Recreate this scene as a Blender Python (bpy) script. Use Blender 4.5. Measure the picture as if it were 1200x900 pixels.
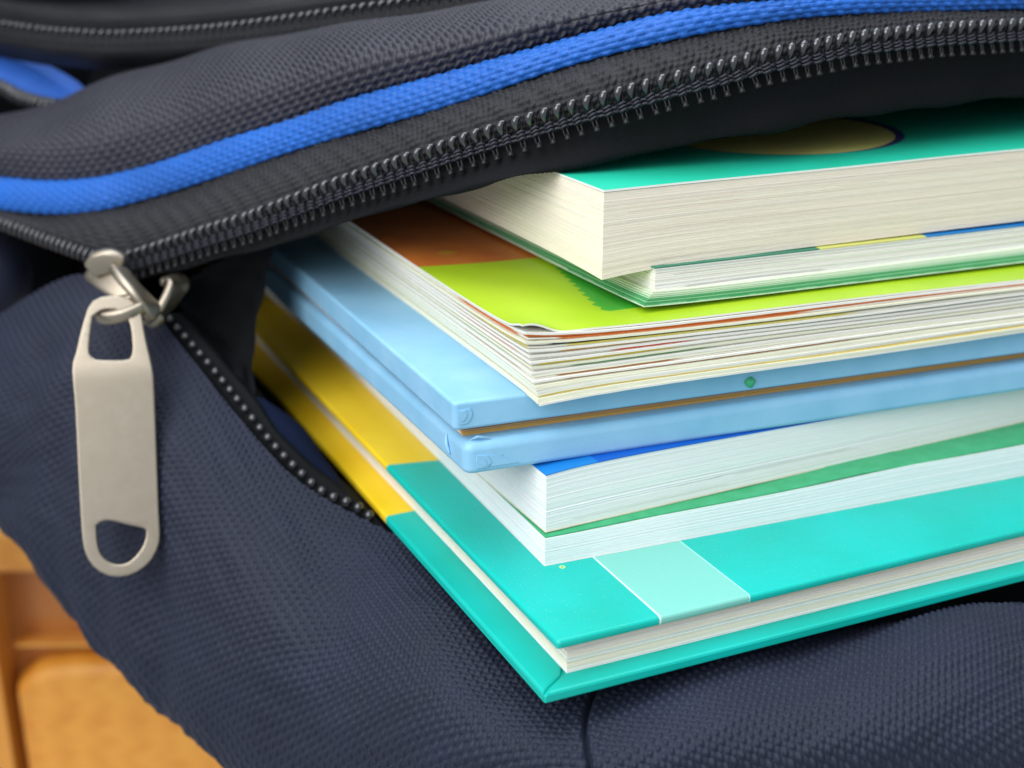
import bpy, bmesh, math, random
import numpy as np
from mathutils import Matrix, Vector

# ------------------------------------------------------------------ scene, camera, light
for o in list(bpy.data.objects):
    bpy.data.objects.remove(o, do_unlink=True)
scene = bpy.context.scene
COL = scene.collection
S = 0.0008                       # metres per drawing unit (everything below is laid out in units of 0.8 mm)
random.seed(4)
rng = np.random.default_rng(11)

FH = np.array([0.4291, 0.9032, 0.0])          # horizontal look direction
PITCH = math.radians(20.474)
ZUP = np.array([0, 0, 1.0])
RT = np.array([FH[1], -FH[0], 0.0])
FW = FH * math.cos(PITCH) - ZUP * math.sin(PITCH)
UPV = ZUP * math.cos(PITCH) + FH * math.sin(PITCH)
CAM = np.array([-73.7, -144.1, 109.8])

cam_d = bpy.data.cameras.new('camera')
cam = bpy.data.objects.new('camera', cam_d)
COL.objects.link(cam)
M = Matrix(((RT[0], UPV[0], -FW[0], CAM[0] * S), (RT[1], UPV[1], -FW[1], CAM[1] * S),
            (RT[2], UPV[2], -FW[2], CAM[2] * S), (0, 0, 0, 1)))
cam.matrix_world = M
cam_d.sensor_width = 36
cam_d.lens = 46.2
cam_d.clip_start = 0.002
cam_d.clip_end = 50
cam_d.dof.use_dof = True
cam_d.dof.focus_distance = 208 * S
cam_d.dof.aperture_fstop = 19.5
scene.camera = cam

w = bpy.data.worlds.new('World')
scene.world = w
w.use_nodes = True
bg = w.node_tree.nodes['Background']
bg.inputs[0].default_value = (0.86, 0.93, 1.0, 1)
bg.inputs[1].default_value = 0.58

def area_light(name, loc, target, size, power, color):
    d = bpy.data.lights.new(name, 'AREA')
    d.shape = 'RECTANGLE'; d.size = size[0] * S; d.size_y = size[1] * S
    d.energy = power; d.color = color
    o = bpy.data.objects.new(name, d); COL.objects.link(o)
    o.location = Vector(loc) * S
    o.rotation_euler = (Vector(target) - Vector(loc)).to_track_quat('-Z', 'Y').to_euler()
    return o
area_light('window_light', (-530, -268, 520), (20, 40, 20), (700, 700), 5.2, (1.0, 0.995, 0.985))
area_light('overhead_light', (60, 160, 760), (40, 60, 20), (700, 700), 3.8, (0.88, 0.95, 1.0))

vs = scene.view_settings
vs.view_transform = 'Standard'; vs.look = 'None'; vs.gamma = 1; vs.exposure = 0.0
vs.use_curve_mapping = False

# ------------------------------------------------------------------ control curves and grids (drawing units)
LIP = np.array([[-32.7,126.6,37.1],[-25.6,116.8,41.5],[-19.,107.1,45.9],[-12.7,97.6,50.],[-6.7,88.9,54.3],[-1.1,80.3,58.5],[4.4,72.6,62.1],[9.5,65.1,65.5],[14.7,58.6,68.6],[19.6,52.2,71.5],[25.3,48.,73.8],[31.,43.9,76.],[37.2,41.1,77.9],[43.5,38.3,79.8],[50.6,36.8,81.3],[57.7,35.2,82.9],[66.1,35.1,83.8],[74.7,35.,84.8],[84.1,35.4,85.1],[93.7,35.7,85.4],[103.9,36.1,85.3],[114.4,36.5,85.3],[130.5,37.6,84.9],[150.,38.8,84.3],[176.5,40.4,83.3]])
HEM = np.array([[-32.8,127.8,34.2],[-25.8,117.4,38.2],[-19.2,107.2,42.2],[-13.1,97.1,46.],[-7.3,87.8,50.],[-1.9,78.7,54.],[3.5,70.6,57.7],[8.3,62.5,60.8],[13.1,55.,63.8],[17.4,47.6,66.5],[24.1,45.5,67.7],[30.9,43.3,68.9],[37.9,41.6,69.8],[44.9,39.8,70.7],[52.2,38.2,71.8],[59.6,36.7,72.8],[68.3,36.6,73.5],[77.2,36.6,74.2],[86.7,36.9,74.5],[96.5,37.1,74.8],[106.9,37.5,74.8],[117.6,37.8,74.9],[133.9,38.8,74.5],[153.8,39.9,73.9],[180.6,41.1,72.6]])
CLOSEDZIP = np.array([[-68.,187.8,43.2],[-60.7,173.5,42.5],[-53.9,159.3,41.9],[-49.5,151.9,41.],[-45.3,144.6,40.1],[-41.1,137.3,39.3],[-37.7,131.9,38.6]])
BAND = np.array([[[-68.1,190.4,41.5],[-53.9,161.8,40.2],[-45.1,147.,38.4],[-38.2,135.3,37.1],[-32.5,127.9,37.1],[-25.4,118.,41.4],[-18.7,108.4,45.8],[-12.4,98.9,50.1],[-6.4,90.1,54.2],[-0.8,81.4,58.2],[4.8,73.8,61.8],[9.9,66.2,65.3],[15.2,59.7,68.3],[20.1,53.3,71.3],[25.9,49.1,73.6],[31.6,44.9,75.8],[37.9,42.1,77.7],[44.2,39.3,79.6],[51.3,37.8,81.1],[58.4,36.2,82.7],[66.9,36.1,83.7],[75.5,36.,84.6],[84.9,36.4,84.9],[94.6,36.6,85.3],[104.8,37.1,85.2],[115.3,37.4,85.2],[131.5,38.5,84.7],[151.1,39.7,84.1],[177.7,41.2,83.1]],[[-68.1,188.8,41.9],[-53.8,160.7,41.8],[-44.9,146.2,41.1],[-37.8,135.,40.9],[-32.,127.8,41.7],[-25.,117.9,45.9],[-18.3,108.3,50.2],[-12.1,98.8,54.3],[-6.2,89.9,58.3],[-0.7,81.2,62.1],[4.8,73.5,65.5],[9.9,65.9,68.7],[15.,59.3,71.6],[19.9,52.9,74.6],[25.7,48.8,76.9],[31.3,44.6,79.1],[37.6,41.8,80.9],[43.8,39.,82.7],[50.8,37.4,84.1],[57.9,35.8,85.4],[66.3,35.7,86.2],[74.8,35.5,87.],[84.2,35.8,87.1],[93.8,36.1,87.3],[104.,36.5,87.1],[114.4,36.8,87.],[130.5,37.9,86.6],[150.,39.2,85.9],[176.5,40.7,85.]],[[-68.1,189.3,41.8],[-53.6,161.6,43.],[-44.5,147.5,43.3],[-37.2,136.7,44.3],[-31.3,129.8,45.9],[-24.2,119.8,49.8],[-17.6,110.1,54.],[-11.4,100.6,58.1],[-5.4,91.7,62.],[0.1,82.8,65.6],[5.5,75.1,68.7],[10.6,67.4,71.7],[15.7,60.8,74.6],[20.6,54.4,77.5],[26.4,50.3,79.9],[32.,46.1,82.1],[38.3,43.3,83.9],[44.5,40.5,85.6],[51.6,38.8,86.8],[58.6,37.1,87.9],[67.,36.9,88.5],[75.5,36.6,89.1],[84.9,36.9,89.1],[94.5,37.1,89.1],[104.6,37.5,88.9],[115.1,37.8,88.7],[131.2,38.9,88.2],[150.7,40.1,87.6],[177.3,41.6,86.6]],[[-68.1,192.6,41.2],[-53.2,165.2,43.6],[-43.8,151.4,44.9],[-36.2,140.9,47.2],[-30.1,134.2,49.4],[-23.,124.2,53.3],[-16.3,114.4,57.4],[-10.,104.8,61.5],[-4.,95.8,65.2],[1.6,86.9,68.6],[7.1,79.1,71.6],[12.2,71.3,74.4],[17.4,64.6,77.2],[22.4,58.1,80.1],[28.3,54.,82.6],[34.,49.9,84.8],[40.4,47.,86.6],[46.7,44.1,88.2],[53.8,42.3,89.3],[60.9,40.5,90.1],[69.3,40.2,90.7],[77.9,39.8,91.],[87.3,40.,90.9],[97.,40.1,90.7],[107.2,40.4,90.4],[117.7,40.7,90.2],[134.,41.7,89.6],[153.7,42.8,89.],[180.4,44.3,88.1]]])
PIPE_LOW = np.array([[-68.1,190.7,41.5],[-53.3,163.4,43.8],[-44.,149.5,45.],[-36.5,139.,47.],[-30.5,132.3,49.2],[-23.4,122.3,53.],[-16.8,112.6,57.2],[-10.5,103.,61.2],[-4.6,94.,64.9],[1.,85.1,68.4],[6.4,77.3,71.4],[11.5,69.5,74.2],[16.7,62.9,77.],[21.6,56.4,79.9],[27.5,52.3,82.4],[33.1,48.2,84.6],[39.4,45.3,86.4],[45.7,42.4,88.],[52.7,40.7,89.1],[59.8,38.9,89.9],[68.2,38.7,90.5],[76.7,38.3,90.8],[86.1,38.6,90.7],[95.7,38.7,90.5],[105.9,39.,90.3],[116.3,39.3,90.1],[132.5,40.3,89.5],[152.1,41.5,88.9],[178.7,43.,88.]])
PIPE_TOP = np.array([[-66.8,195.5,48.7],[-52.,167.9,50.6],[-42.7,154.,51.4],[-35.2,143.4,53.3],[-29.1,136.6,55.6],[-22.,126.6,59.4],[-15.3,116.7,63.3],[-9.,107.1,67.1],[-3.,98.,70.7],[2.6,89.1,74.1],[8.,81.2,76.9],[13.1,73.3,79.6],[18.3,66.6,82.1],[23.3,59.9,84.6],[29.1,55.7,86.7],[34.8,51.4,88.6],[41.1,48.5,90.2],[47.4,45.5,91.5],[54.4,43.6,92.3],[61.5,41.6,92.8],[69.9,41.3,93.1],[78.5,40.9,93.3],[87.9,41.1,93.2],[97.6,41.2,93.],[107.8,41.5,92.9],[118.4,41.7,92.7],[134.6,42.8,92.2],[154.4,44.,91.7],[181.1,45.5,90.9]])
FLAP = np.array([[[-66.9,197.9,47.4],[-52.1,170.1,48.6],[-42.8,155.9,49.1],[-35.2,145.2,50.8],[-29.,138.5,52.9],[-21.8,128.4,56.8],[-15.,118.6,60.8],[-8.7,108.9,64.8],[-2.6,99.9,68.7],[3.1,91.,72.3],[8.7,83.1,75.3],[13.9,75.3,78.],[19.2,68.5,80.7],[24.2,61.9,83.4],[30.2,57.7,85.7],[35.9,53.4,87.7],[42.3,50.5,89.3],[48.7,47.4,90.7],[55.8,45.6,91.5],[63.,43.6,92.],[71.4,43.2,92.3],[80.1,42.7,92.4],[89.6,42.9,92.3],[99.3,42.9,92.2],[109.7,43.2,92.],[120.3,43.4,91.7],[136.6,44.4,91.3],[156.5,45.5,90.7],[183.3,47.,89.9]],[[-66.7,195.2,49.6],[-51.8,167.9,52.1],[-42.5,154.,53.4],[-34.9,143.5,55.5],[-28.8,136.8,57.8],[-21.7,126.8,61.6],[-15.1,116.9,65.4],[-8.8,107.2,69.],[-2.9,98.1,72.5],[2.6,89.1,75.6],[8.1,81.1,78.3],[13.1,73.3,80.8],[18.3,66.5,83.2],[23.2,59.8,85.6],[29.,55.5,87.6],[34.7,51.2,89.4],[41.,48.2,90.9],[47.2,45.2,92.2],[54.2,43.4,92.9],[61.3,41.4,93.5],[69.7,41.1,93.8],[78.3,40.7,94.],[87.7,40.9,93.9],[97.3,41.,93.8],[107.6,41.4,93.6],[118.1,41.6,93.4],[134.3,42.7,93.],[154.1,43.9,92.5],[180.8,45.4,91.8]],[[-66.3,194.4,52.5],[-51.2,167.8,56.9],[-41.7,154.4,59.4],[-34.1,144.1,62.1],[-28.,137.5,64.7],[-21.,127.5,68.4],[-14.4,117.5,71.9],[-8.3,107.6,75.],[-2.5,98.4,77.8],[2.9,89.2,80.4],[8.2,81.1,82.7],[13.2,73.1,84.8],[18.2,66.2,86.8],[23.,59.4,88.7],[28.7,55.,90.3],[34.3,50.6,91.8],[40.5,47.6,93.1],[46.7,44.6,94.3],[53.7,42.7,95.],[60.7,40.8,95.5],[69.,40.5,95.9],[77.6,40.1,96.1],[86.9,40.4,96.1],[96.6,40.5,96.1],[106.8,40.9,96.],[117.3,41.2,95.8],[133.5,42.4,95.5],[153.1,43.6,95.1],[179.8,45.2,94.5]],[[-65.9,202.2,53.3],[-50.1,176.,59.3],[-40.3,162.8,62.9],[-32.4,152.6,66.2],[-26.1,146.1,69.],[-18.8,135.9,72.7],[-12.1,125.8,76.],[-5.9,115.7,78.8],[0.1,106.2,81.2],[5.6,96.8,83.4],[11.,88.5,85.3],[16.2,80.4,87.2],[21.4,73.3,88.8],[26.3,66.3,90.4],[32.1,61.7,91.8],[37.8,57.2,93.1],[44.2,54.,94.3],[50.6,50.8,95.4],[57.8,48.9,96.1],[65.,46.9,96.7],[73.5,46.6,97.1],[82.3,46.1,97.4],[91.8,46.3,97.4],[101.7,46.3,97.4],[112.1,46.7,97.4],[122.8,46.9,97.3],[139.2,47.9,97.1],[159.2,49.1,96.7],[186.3,50.6,96.2]],[[-65.3,215.9,52.6],[-48.8,189.7,59.8],[-38.4,176.6,64.2],[-30.,166.4,67.9],[-23.4,159.8,70.9],[-15.8,149.5,74.8],[-8.8,139.2,78.],[-2.2,128.9,80.6],[4.,119.1,82.7],[9.9,109.5,84.7],[15.7,101.,86.5],[21.1,92.6,88.2],[26.6,85.3,89.7],[31.9,78.,91.1],[38.1,73.3,92.3],[44.1,68.5,93.5],[50.9,65.2,94.7],[57.6,61.9,95.7],[65.1,59.8,96.5],[72.7,57.6,97.1],[81.6,57.1,97.5],[90.7,56.5,97.9],[100.6,56.5,98.],[110.8,56.4,98.],[121.6,56.6,98.1],[132.6,56.7,98.],[149.6,57.5,97.8],[170.1,58.4,97.5],[197.9,59.6,97.1]],[[-64.7,243.2,48.],[-46.8,216.5,55.4],[-35.5,203.,59.8],[-26.4,192.5,63.8],[-19.2,185.7,67.],[-10.8,175.2,71.1],[-3.,164.6,74.5],[4.3,154.,77.3],[11.3,143.9,79.7],[17.9,134.,81.8],[24.5,125.2,83.8],[30.7,116.5,85.6],[37.,108.9,87.3],[43.,101.4,88.8],[49.9,96.3,90.2],[56.7,91.3,91.6],[64.2,87.6,92.8],[71.7,84.,94.],[79.9,81.6,94.9],[88.3,79.1,95.6],[97.9,78.3,96.1],[107.7,77.3,96.5],[118.4,77.,96.6],[129.3,76.6,96.6],[140.9,76.5,96.7],[152.6,76.2,96.7],[170.6,76.5,96.5],[192.4,76.8,96.2],[221.6,77.3,95.7]]])
ZIP2 = np.array([[-60.7,233.,79.3],[-45.2,203.7,77.8],[-35.3,188.8,77.],[-27.4,177.2,77.],[-21.,169.6,77.3],[-13.7,158.3,78.4],[-6.7,147.2,79.7],[-0.1,136.5,81.3],[6.3,126.5,83.],[12.3,116.7,84.8],[18.2,108.,86.4],[23.9,99.5,87.9],[29.6,92.,89.2],[35.,84.6,90.5],[41.4,79.7,91.6],[47.6,74.8,92.7],[54.5,71.4,93.8],[61.4,67.9,94.7],[69.1,65.7,95.3],[76.9,63.4,95.9],[86.,62.8,96.3],[95.3,62.,96.6],[105.5,62.,96.7],[115.8,61.8,96.7],[126.8,61.9,96.7],[138.1,61.8,96.7],[155.3,62.6,96.6],[176.3,63.4,96.5],[204.5,64.4,96.4]])
BAND2 = np.array([[[-61.,248.,72.4],[-44.7,218.4,71.],[-34.3,203.2,70.3],[-25.9,191.5,70.4],[-19.2,183.7,70.8],[-11.4,172.2,71.9],[-3.9,161.,73.4],[3.1,150.1,75.1],[10.,139.9,77.],[16.4,130.,78.9],[22.9,121.2,80.7],[29.,112.5,82.4],[35.1,104.8,83.8],[41.,97.3,85.2],[47.8,92.2,86.4],[54.5,87.1,87.6],[61.9,83.5,88.7],[69.3,79.8,89.8],[77.4,77.4,90.4],[85.6,74.9,91.],[95.2,74.1,91.4],[104.9,73.2,91.7],[115.5,72.9,91.7],[126.3,72.4,91.7],[137.7,72.3,91.6],[149.4,72.,91.5],[167.3,72.4,91.4],[188.9,72.9,91.2],[217.9,73.5,90.8]],[[-60.9,236.6,76.5],[-45.2,207.3,75.],[-35.2,192.3,74.3],[-27.1,180.7,74.3],[-20.7,173.1,74.7],[-13.2,161.7,75.8],[-6.1,150.6,77.2],[0.6,139.8,78.8],[7.1,129.8,80.6],[13.3,119.9,82.4],[19.4,111.2,84.1],[25.1,102.7,85.7],[30.9,95.2,87.1],[36.5,87.7,88.4],[43.,82.8,89.5],[49.3,77.9,90.7],[56.4,74.4,91.7],[63.4,70.8,92.7],[71.2,68.6,93.3],[79.1,66.2,93.9],[88.3,65.5,94.3],[97.7,64.7,94.6],[108.,64.6,94.7],[118.5,64.4,94.6],[129.6,64.4,94.6],[141.,64.3,94.5],[158.4,64.9,94.4],[179.5,65.6,94.3],[207.9,66.5,94.]],[[-60.6,235.2,79.1],[-45.,205.9,77.6],[-35.1,190.9,76.8],[-27.1,179.3,76.8],[-20.7,171.7,77.1],[-13.3,160.3,78.2],[-6.2,149.3,79.5],[0.4,138.5,81.1],[6.9,128.5,82.8],[12.9,118.6,84.6],[18.9,109.9,86.2],[24.6,101.4,87.7],[30.4,93.9,89.1],[35.9,86.5,90.4],[42.3,81.5,91.5],[48.6,76.6,92.6],[55.6,73.2,93.6],[62.6,69.7,94.6],[70.3,67.4,95.2],[78.1,65.1,95.8],[87.3,64.5,96.2],[96.7,63.7,96.5],[106.9,63.6,96.6],[117.3,63.4,96.6],[128.4,63.5,96.6],[139.7,63.4,96.6],[157.,64.1,96.5],[178.,64.8,96.4],[206.4,65.9,96.3]],[[-60.1,237.3,81.9],[-44.5,207.9,80.2],[-34.5,192.9,79.3],[-26.5,181.3,79.3],[-20.1,173.6,79.6],[-12.7,162.2,80.6],[-5.6,151.1,81.9],[1.1,140.3,83.4],[7.5,130.2,85.],[13.6,120.4,86.7],[19.7,111.7,88.3],[25.4,103.1,89.8],[31.2,95.5,91.1],[36.7,88.1,92.4],[43.1,83.2,93.5],[49.5,78.2,94.6],[56.5,74.7,95.6],[63.4,71.2,96.6],[71.3,69.,97.2],[79.1,66.7,97.8],[88.3,66.,98.2],[97.7,65.3,98.6],[107.9,65.2,98.7],[118.4,64.9,98.8],[129.5,65.,98.8],[140.8,64.9,98.8],[158.2,65.6,98.8],[179.3,66.4,98.8],[207.7,67.4,98.8]],[[-59.3,236.9,87.4],[-43.8,207.4,85.4],[-34.,192.4,84.4],[-26.1,180.8,84.3],[-19.7,173.1,84.5],[-12.3,161.7,85.4],[-5.4,150.6,86.6],[1.2,139.8,87.9],[7.6,129.7,89.5],[13.6,119.8,91.1],[19.6,111.1,92.6],[25.2,102.5,94.],[31.,95.,95.2],[36.4,87.6,96.4],[42.8,82.6,97.5],[49.,77.7,98.5],[56.,74.2,99.6],[62.9,70.7,100.5],[70.7,68.5,101.2],[78.5,66.2,101.7],[87.6,65.6,102.2],[97.,64.9,102.6],[107.1,64.9,102.8],[117.6,64.7,102.9],[128.6,64.8,103.],[139.9,64.8,103.1],[157.2,65.6,103.2],[178.2,66.4,103.3],[206.6,67.6,103.5]],[[-57.7,250.7,94.1],[-41.8,220.8,91.6],[-31.6,205.5,90.4],[-23.4,193.7,90.1],[-16.8,185.9,90.2],[-9.2,174.3,91.],[-2.,163.1,92.],[4.9,152.,93.3],[11.6,141.8,94.7],[17.9,131.8,96.3],[24.1,122.9,97.7],[30.,114.1,99.],[36.,106.4,100.2],[41.8,98.8,101.3],[48.4,93.7,102.3],[55.,88.7,103.4],[62.3,85.1,104.5],[69.5,81.5,105.4],[77.5,79.1,106.1],[85.6,76.7,106.7],[95.1,76.,107.3],[104.7,75.2,107.8],[115.2,75.,108.1],[125.9,74.7,108.3],[137.3,74.8,108.5],[148.9,74.6,108.7],[166.7,75.3,109.],[188.2,76.,109.3],[217.1,76.9,109.7]]])
PIPE2 = np.array([[-58.7,238.1,91.2],[-50.,221.3,89.2],[-43.4,208.2,87.9],[-33.5,193.4,87.6],[-23.7,180.4,89.],[-11.1,164.2,92.9],[2.9,143.1,98.]])
TRIM = np.array([[[-61.,242.8,74.1],[-51.7,229.5,72.6],[-44.2,221.,72.2],[-36.3,211.7,70.3],[-29.6,203.5,66.6],[-26.,199.,62.8]],[[-61.9,231.5,71.6],[-52.9,218.3,70.],[-45.7,209.9,69.3],[-38.8,202.2,67.3],[-31.8,196.6,64.7],[-27.2,193.7,62.9]],[[-63.1,224.8,65.4],[-53.8,213.4,65.6],[-46.6,205.2,65.3],[-40.6,198.1,63.8],[-34.1,193.3,62.4],[-27.9,191.5,62.5]]])
ZIP3 = np.array([[-63.,217.7,68.3],[-54.,206.1,67.7],[-47.2,197.6,66.3],[-43.3,191.3,64.3],[-37.4,185.6,62.8],[-32.1,181.8,62.6]])
LTAPE = np.array([[[-20.8,127.2,26.5],[-17.8,121.9,22.7],[-15.7,113.4,19.],[-11.8,103.9,13.3],[-9.7,96.8,8.6],[-5.8,88.9,4.],[-1.6,81.9,0.5],[1.8,76.,-2.8],[4.7,69.7,-6.1]],[[-24.1,119.6,28.7],[-21.2,114.4,25.],[-19.1,106.,21.5],[-15.4,96.6,16.],[-13.3,89.7,11.5],[-9.5,81.9,7.1],[-5.5,75.1,3.8],[-2.2,69.3,0.6],[0.5,63.1,-2.5]],[[-25.6,119.1,28.9],[-23.3,114.4,25.8],[-20.1,104.9,20.9],[-16.6,95.7,15.5],[-14.3,88.7,11.1],[-11.,81.4,7.2],[-7.3,74.7,4.],[-3.3,68.9,1.6],[-0.2,62.6,-1.4]],[[-26.8,120.2,28.5],[-25.1,116.,26.],[-20.8,105.5,19.7],[-17.4,96.3,14.3],[-14.9,89.3,10.1],[-12.,82.3,6.6],[-8.6,75.8,3.4],[-3.9,70.,1.8],[-0.4,63.6,-1.1]],[[-28.4,121.5,26.9],[-26.6,116.4,22.3],[-22.9,106.3,16.3],[-19.6,97.7,12.3],[-16.5,90.1,7.4],[-13.1,83.,4.2],[-9.4,76.4,1.2],[-4.3,70.2,-0.8],[-0.8,64.,-3.3]],[[-29.6,123.6,25.],[-27.7,118.5,20.3],[-24.,108.3,14.3],[-20.6,99.8,10.3],[-17.5,92.1,5.3],[-14.1,84.9,2.1],[-10.3,78.3,-0.9],[-5.1,72.1,-2.9],[-1.6,65.9,-5.4]]])
LDOTS = np.array([[-26.8,120.,28.6],[-25.1,115.8,26.1],[-20.8,105.3,19.8],[-17.5,96.1,14.4],[-14.9,89.1,10.2],[-12.1,82.1,6.7],[-8.7,75.6,3.5],[-4.,69.8,1.9],[-0.5,63.4,-1.]])
PANEL = np.array([[[-78.8,199.7,-7.6],[-84.3,189.2,-16.5],[-90.6,185.7,-32.2],[-98.2,203.6,-63.3],[-99.7,227.8,-80.9]],[[-64.,172.5,12.1],[-70.1,158.9,0.9],[-74.5,154.3,-15.3],[-78.9,172.1,-40.1],[-77.8,196.,-55.5]],[[-51.1,154.3,25.7],[-56.8,140.,13.2],[-61.6,140.,-3.8],[-66.5,156.1,-22.],[-64.4,179.,-38.3]],[[-39.7,139.2,33.7],[-46.4,122.2,19.3],[-53.4,120.8,-3.5],[-62.,138.4,-22.3],[-56.4,159.9,-38.2]],[[-31.,125.4,30.6],[-38.,109.3,15.],[-46.9,106.7,-10.3],[-55.2,123.4,-30.8],[-48.8,144.3,-47.2]],[[-25.4,111.3,22.9],[-32.4,94.6,8.6],[-40.9,92.,-16.1],[-49.4,108.8,-39.5],[-41.5,129.1,-55.5]],[[-19.6,95.3,13.6],[-27.,80.5,0.9],[-33.8,77.3,-20.5],[-41.3,92.1,-44.7],[-33.2,111.8,-62.2]],[[-13.,80.4,5.2],[-20.4,65.5,-5.1],[-26.9,61.1,-23.2],[-32.9,75.,-47.9],[-25.4,94.4,-66.7]],[[-4.,67.6,0.3],[-13.2,51.3,-8.2],[-19.9,45.3,-24.6],[-23.2,56.7,-52.5],[-16.2,76.,-72.]],[[9.,50.,-4.],[-5.1,33.1,-3.1],[-11.9,21.3,-13.6],[-12.7,27.8,-38.8],[-4.4,46.8,-57.7]],[[22.,40.,-5.],[2.3,16.6,-5.8],[-4.4,4.6,-11.2],[-2.5,12.1,-30.7],[7.5,30.3,-49.6]],[[42.,32.,-6.],[11.5,6.3,-5.8],[3.9,-6.8,-9.2],[8.3,0.7,-26.],[19.9,18.1,-44.8]],[[64.,27.,-7.],[28.8,2.7,-3.3],[18.,-12.6,-6.9],[21.6,-7.5,-24.7],[34.4,9.4,-43.5]],[[86.,20.,-14.],[46.9,-0.1,-3.5],[32.3,-17.5,-5.2],[35.2,-14.8,-24.],[49.1,1.5,-42.8]],[[108.,12.,-22.],[68.8,-2.8,-2.],[48.8,-23.,-5.2],[52.9,-20.5,-26.],[69.6,-5.5,-44.8]],[[135.,4.,-26.],[90.6,-7.4,-2.3],[68.9,-26.9,-8.8],[73.7,-25.9,-29.4],[91.9,-11.6,-48.2]],[[165.,-4.,-28.],[124.4,-10.4,-7.9],[101.3,-29.3,-17.2],[105.8,-28.5,-38.8],[126.6,-15.4,-57.7]]])
CSHADE = np.array([[[-24.7,120.4,34.2],[-20.3,115.2,38.1],[-15.2,109.7,42.1],[-10.3,104.9,44.7],[-7.8,102.9,45.6]],[[-23.6,123.,30.3],[-18.6,122.9,30.1],[-14.,119.6,30.3],[-10.4,114.6,30.9],[-9.5,110.1,32.4]],[[-23.1,121.9,28.1],[-19.1,121.1,25.],[-15.5,118.3,22.5],[-12.9,112.2,22.1],[-12.9,105.4,22.9]],[[-23.7,118.6,28.2],[-21.1,112.5,25.],[-19.,106.5,21.3],[-17.1,100.9,18.6],[-15.6,96.9,16.3]]])
LFOLD = np.array([[[-15.6,98.1,16.3],[-13.2,90.1,11.3],[-9.4,82.4,6.9],[-5.1,75.3,3.3]],[[-13.3,96.7,15.7],[-10.7,90.7,12.7],[-7.6,83.7,7.9],[-4.9,75.9,3.5]],[[-11.2,98.4,13.6],[-8.2,92.5,11.4],[-5.9,86.,7.],[-4.3,77.1,2.9]],[[-9.4,105.5,10.],[-6.,100.4,7.1],[-4.2,93.1,3.2],[-2.5,83.6,-0.6]]])
def carry_on(A, k=1.5):
    """one more station past the left end, so that the bag does not stop at the edge of the picture"""
    return np.concatenate([A[..., :1, :] + (A[..., :1, :] - A[..., 1:2, :]) * k, A], axis=-2)
BAND, FLAP, BAND2, TRIM = [carry_on(A_, 0.9) for A_ in (BAND, FLAP, BAND2, TRIM)]
PIPE_LOW, PIPE_TOP, ZIP2 = [carry_on(A_, 0.9) for A_ in (PIPE_LOW, PIPE_TOP, ZIP2)]
CLOSEDZIP, ZIP3, PIPE2 = carry_on(CLOSEDZIP, 1.8), carry_on(ZIP3), carry_on(PIPE2)
PANEL = np.concatenate([PANEL[:1] + (PANEL[:1] - PANEL[1:2]) * 0.7, PANEL])

# ------------------------------------------------------------------ helpers
def empty(name, loc, label, cat, group=None):
    o = bpy.data.objects.new(name, None); COL.objects.link(o)
    o.location = Vector(loc) * S
    o.empty_display_size = 0.01
    o['label'] = label; o['category'] = cat
    if group: o['group'] = group
    o['_base'] = [float(x) for x in loc]
    return o

def base_of(p):
    while p is not None:
        if '_base' in p: return np.array(list(p['_base']))
        p = p.parent
    return np.zeros(3)

def mesh_obj(name, V, F, mat, parent, smooth=True, colors=None, label=None, kind=None):
    V = (np.asarray(V, float) - base_of(parent)) * S
    me = bpy.data.meshes.new(name)
    if isinstance(F, np.ndarray):
        nf = len(F); k = F.shape[1]
        me.vertices.add(len(V)); me.vertices.foreach_set('co', V.ravel())
        me.loops.add(nf * k); me.loops.foreach_set('vertex_index', F.ravel().astype(np.int32))
        me.polygons.add(nf); me.polygons.foreach_set('loop_start', (np.arange(nf) * k).astype(np.int32))
        me.update(calc_edges=True); me.validate()
    else:
        me.from_pydata([tuple(v) for v in V], [], [tuple(f) for f in F])
    if smooth:
        me.polygons.foreach_set('use_smooth', np.ones(len(me.polygons), bool))
    if colors is not None:
        a = me.color_attributes.new('col', 'FLOAT_COLOR', 'POINT')
        c = np.ones((len(V), 4), np.float32); c[:, :3] = colors
        a.data.foreach_set('color', c.ravel())
    me.materials.append(mat)
    o = bpy.data.objects.new(name, me); COL.objects.link(o)
    o.parent = parent
    if label: o['label'] = label
    if kind: o['kind'] = kind
    return o

def grid_faces(n, m, closed=False):
    i, j = np.meshgrid(np.arange(n - 1), np.arange(m - 1), indexing='ij')
    a = (i * m + j).ravel()
    f = np.stack([a, a + 1, a + m + 1, a + m], 1)
    return f

def cr(P, n, axis=0):
    """Catmull-Rom resampling of control points to n samples, even in mean arc length."""
    P = np.moveaxis(np.asarray(P, float), axis, 0)
    k = len(P)
    ext = np.concatenate([2 * P[:1] - P[1:2], P, 2 * P[-1:] - P[-2:-1]])
    def ev(t):
        i = np.clip(np.floor(t).astype(int), 0, k - 2); f = (t - i).reshape((-1,) + (1,) * (P.ndim - 1))
        a, b, c, d = ext[i], ext[i + 1], ext[i + 2], ext[i + 3]
        return 0.5 * (2 * b + (c - a) * f + (2 * a - 5 * b + 4 * c - d) * f ** 2 + (3 * b - a - 3 * c + d) * f ** 3)
    t0 = np.linspace(0, k - 1, max(400, 20 * k))
    q = ev(t0)
    ln = np.linalg.norm(np.diff(q, axis=0), axis=-1)
    while ln.ndim > 1: ln = ln.mean(-1)
    s = np.concatenate([[0], np.cumsum(ln)])
    t = np.interp(np.linspace(0, s[-1], n), s, t0)
    return np.moveaxis(ev(t), 0, axis)

def surf(C, n, m): return cr(cr(C, n, 0), m, 1)

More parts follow.
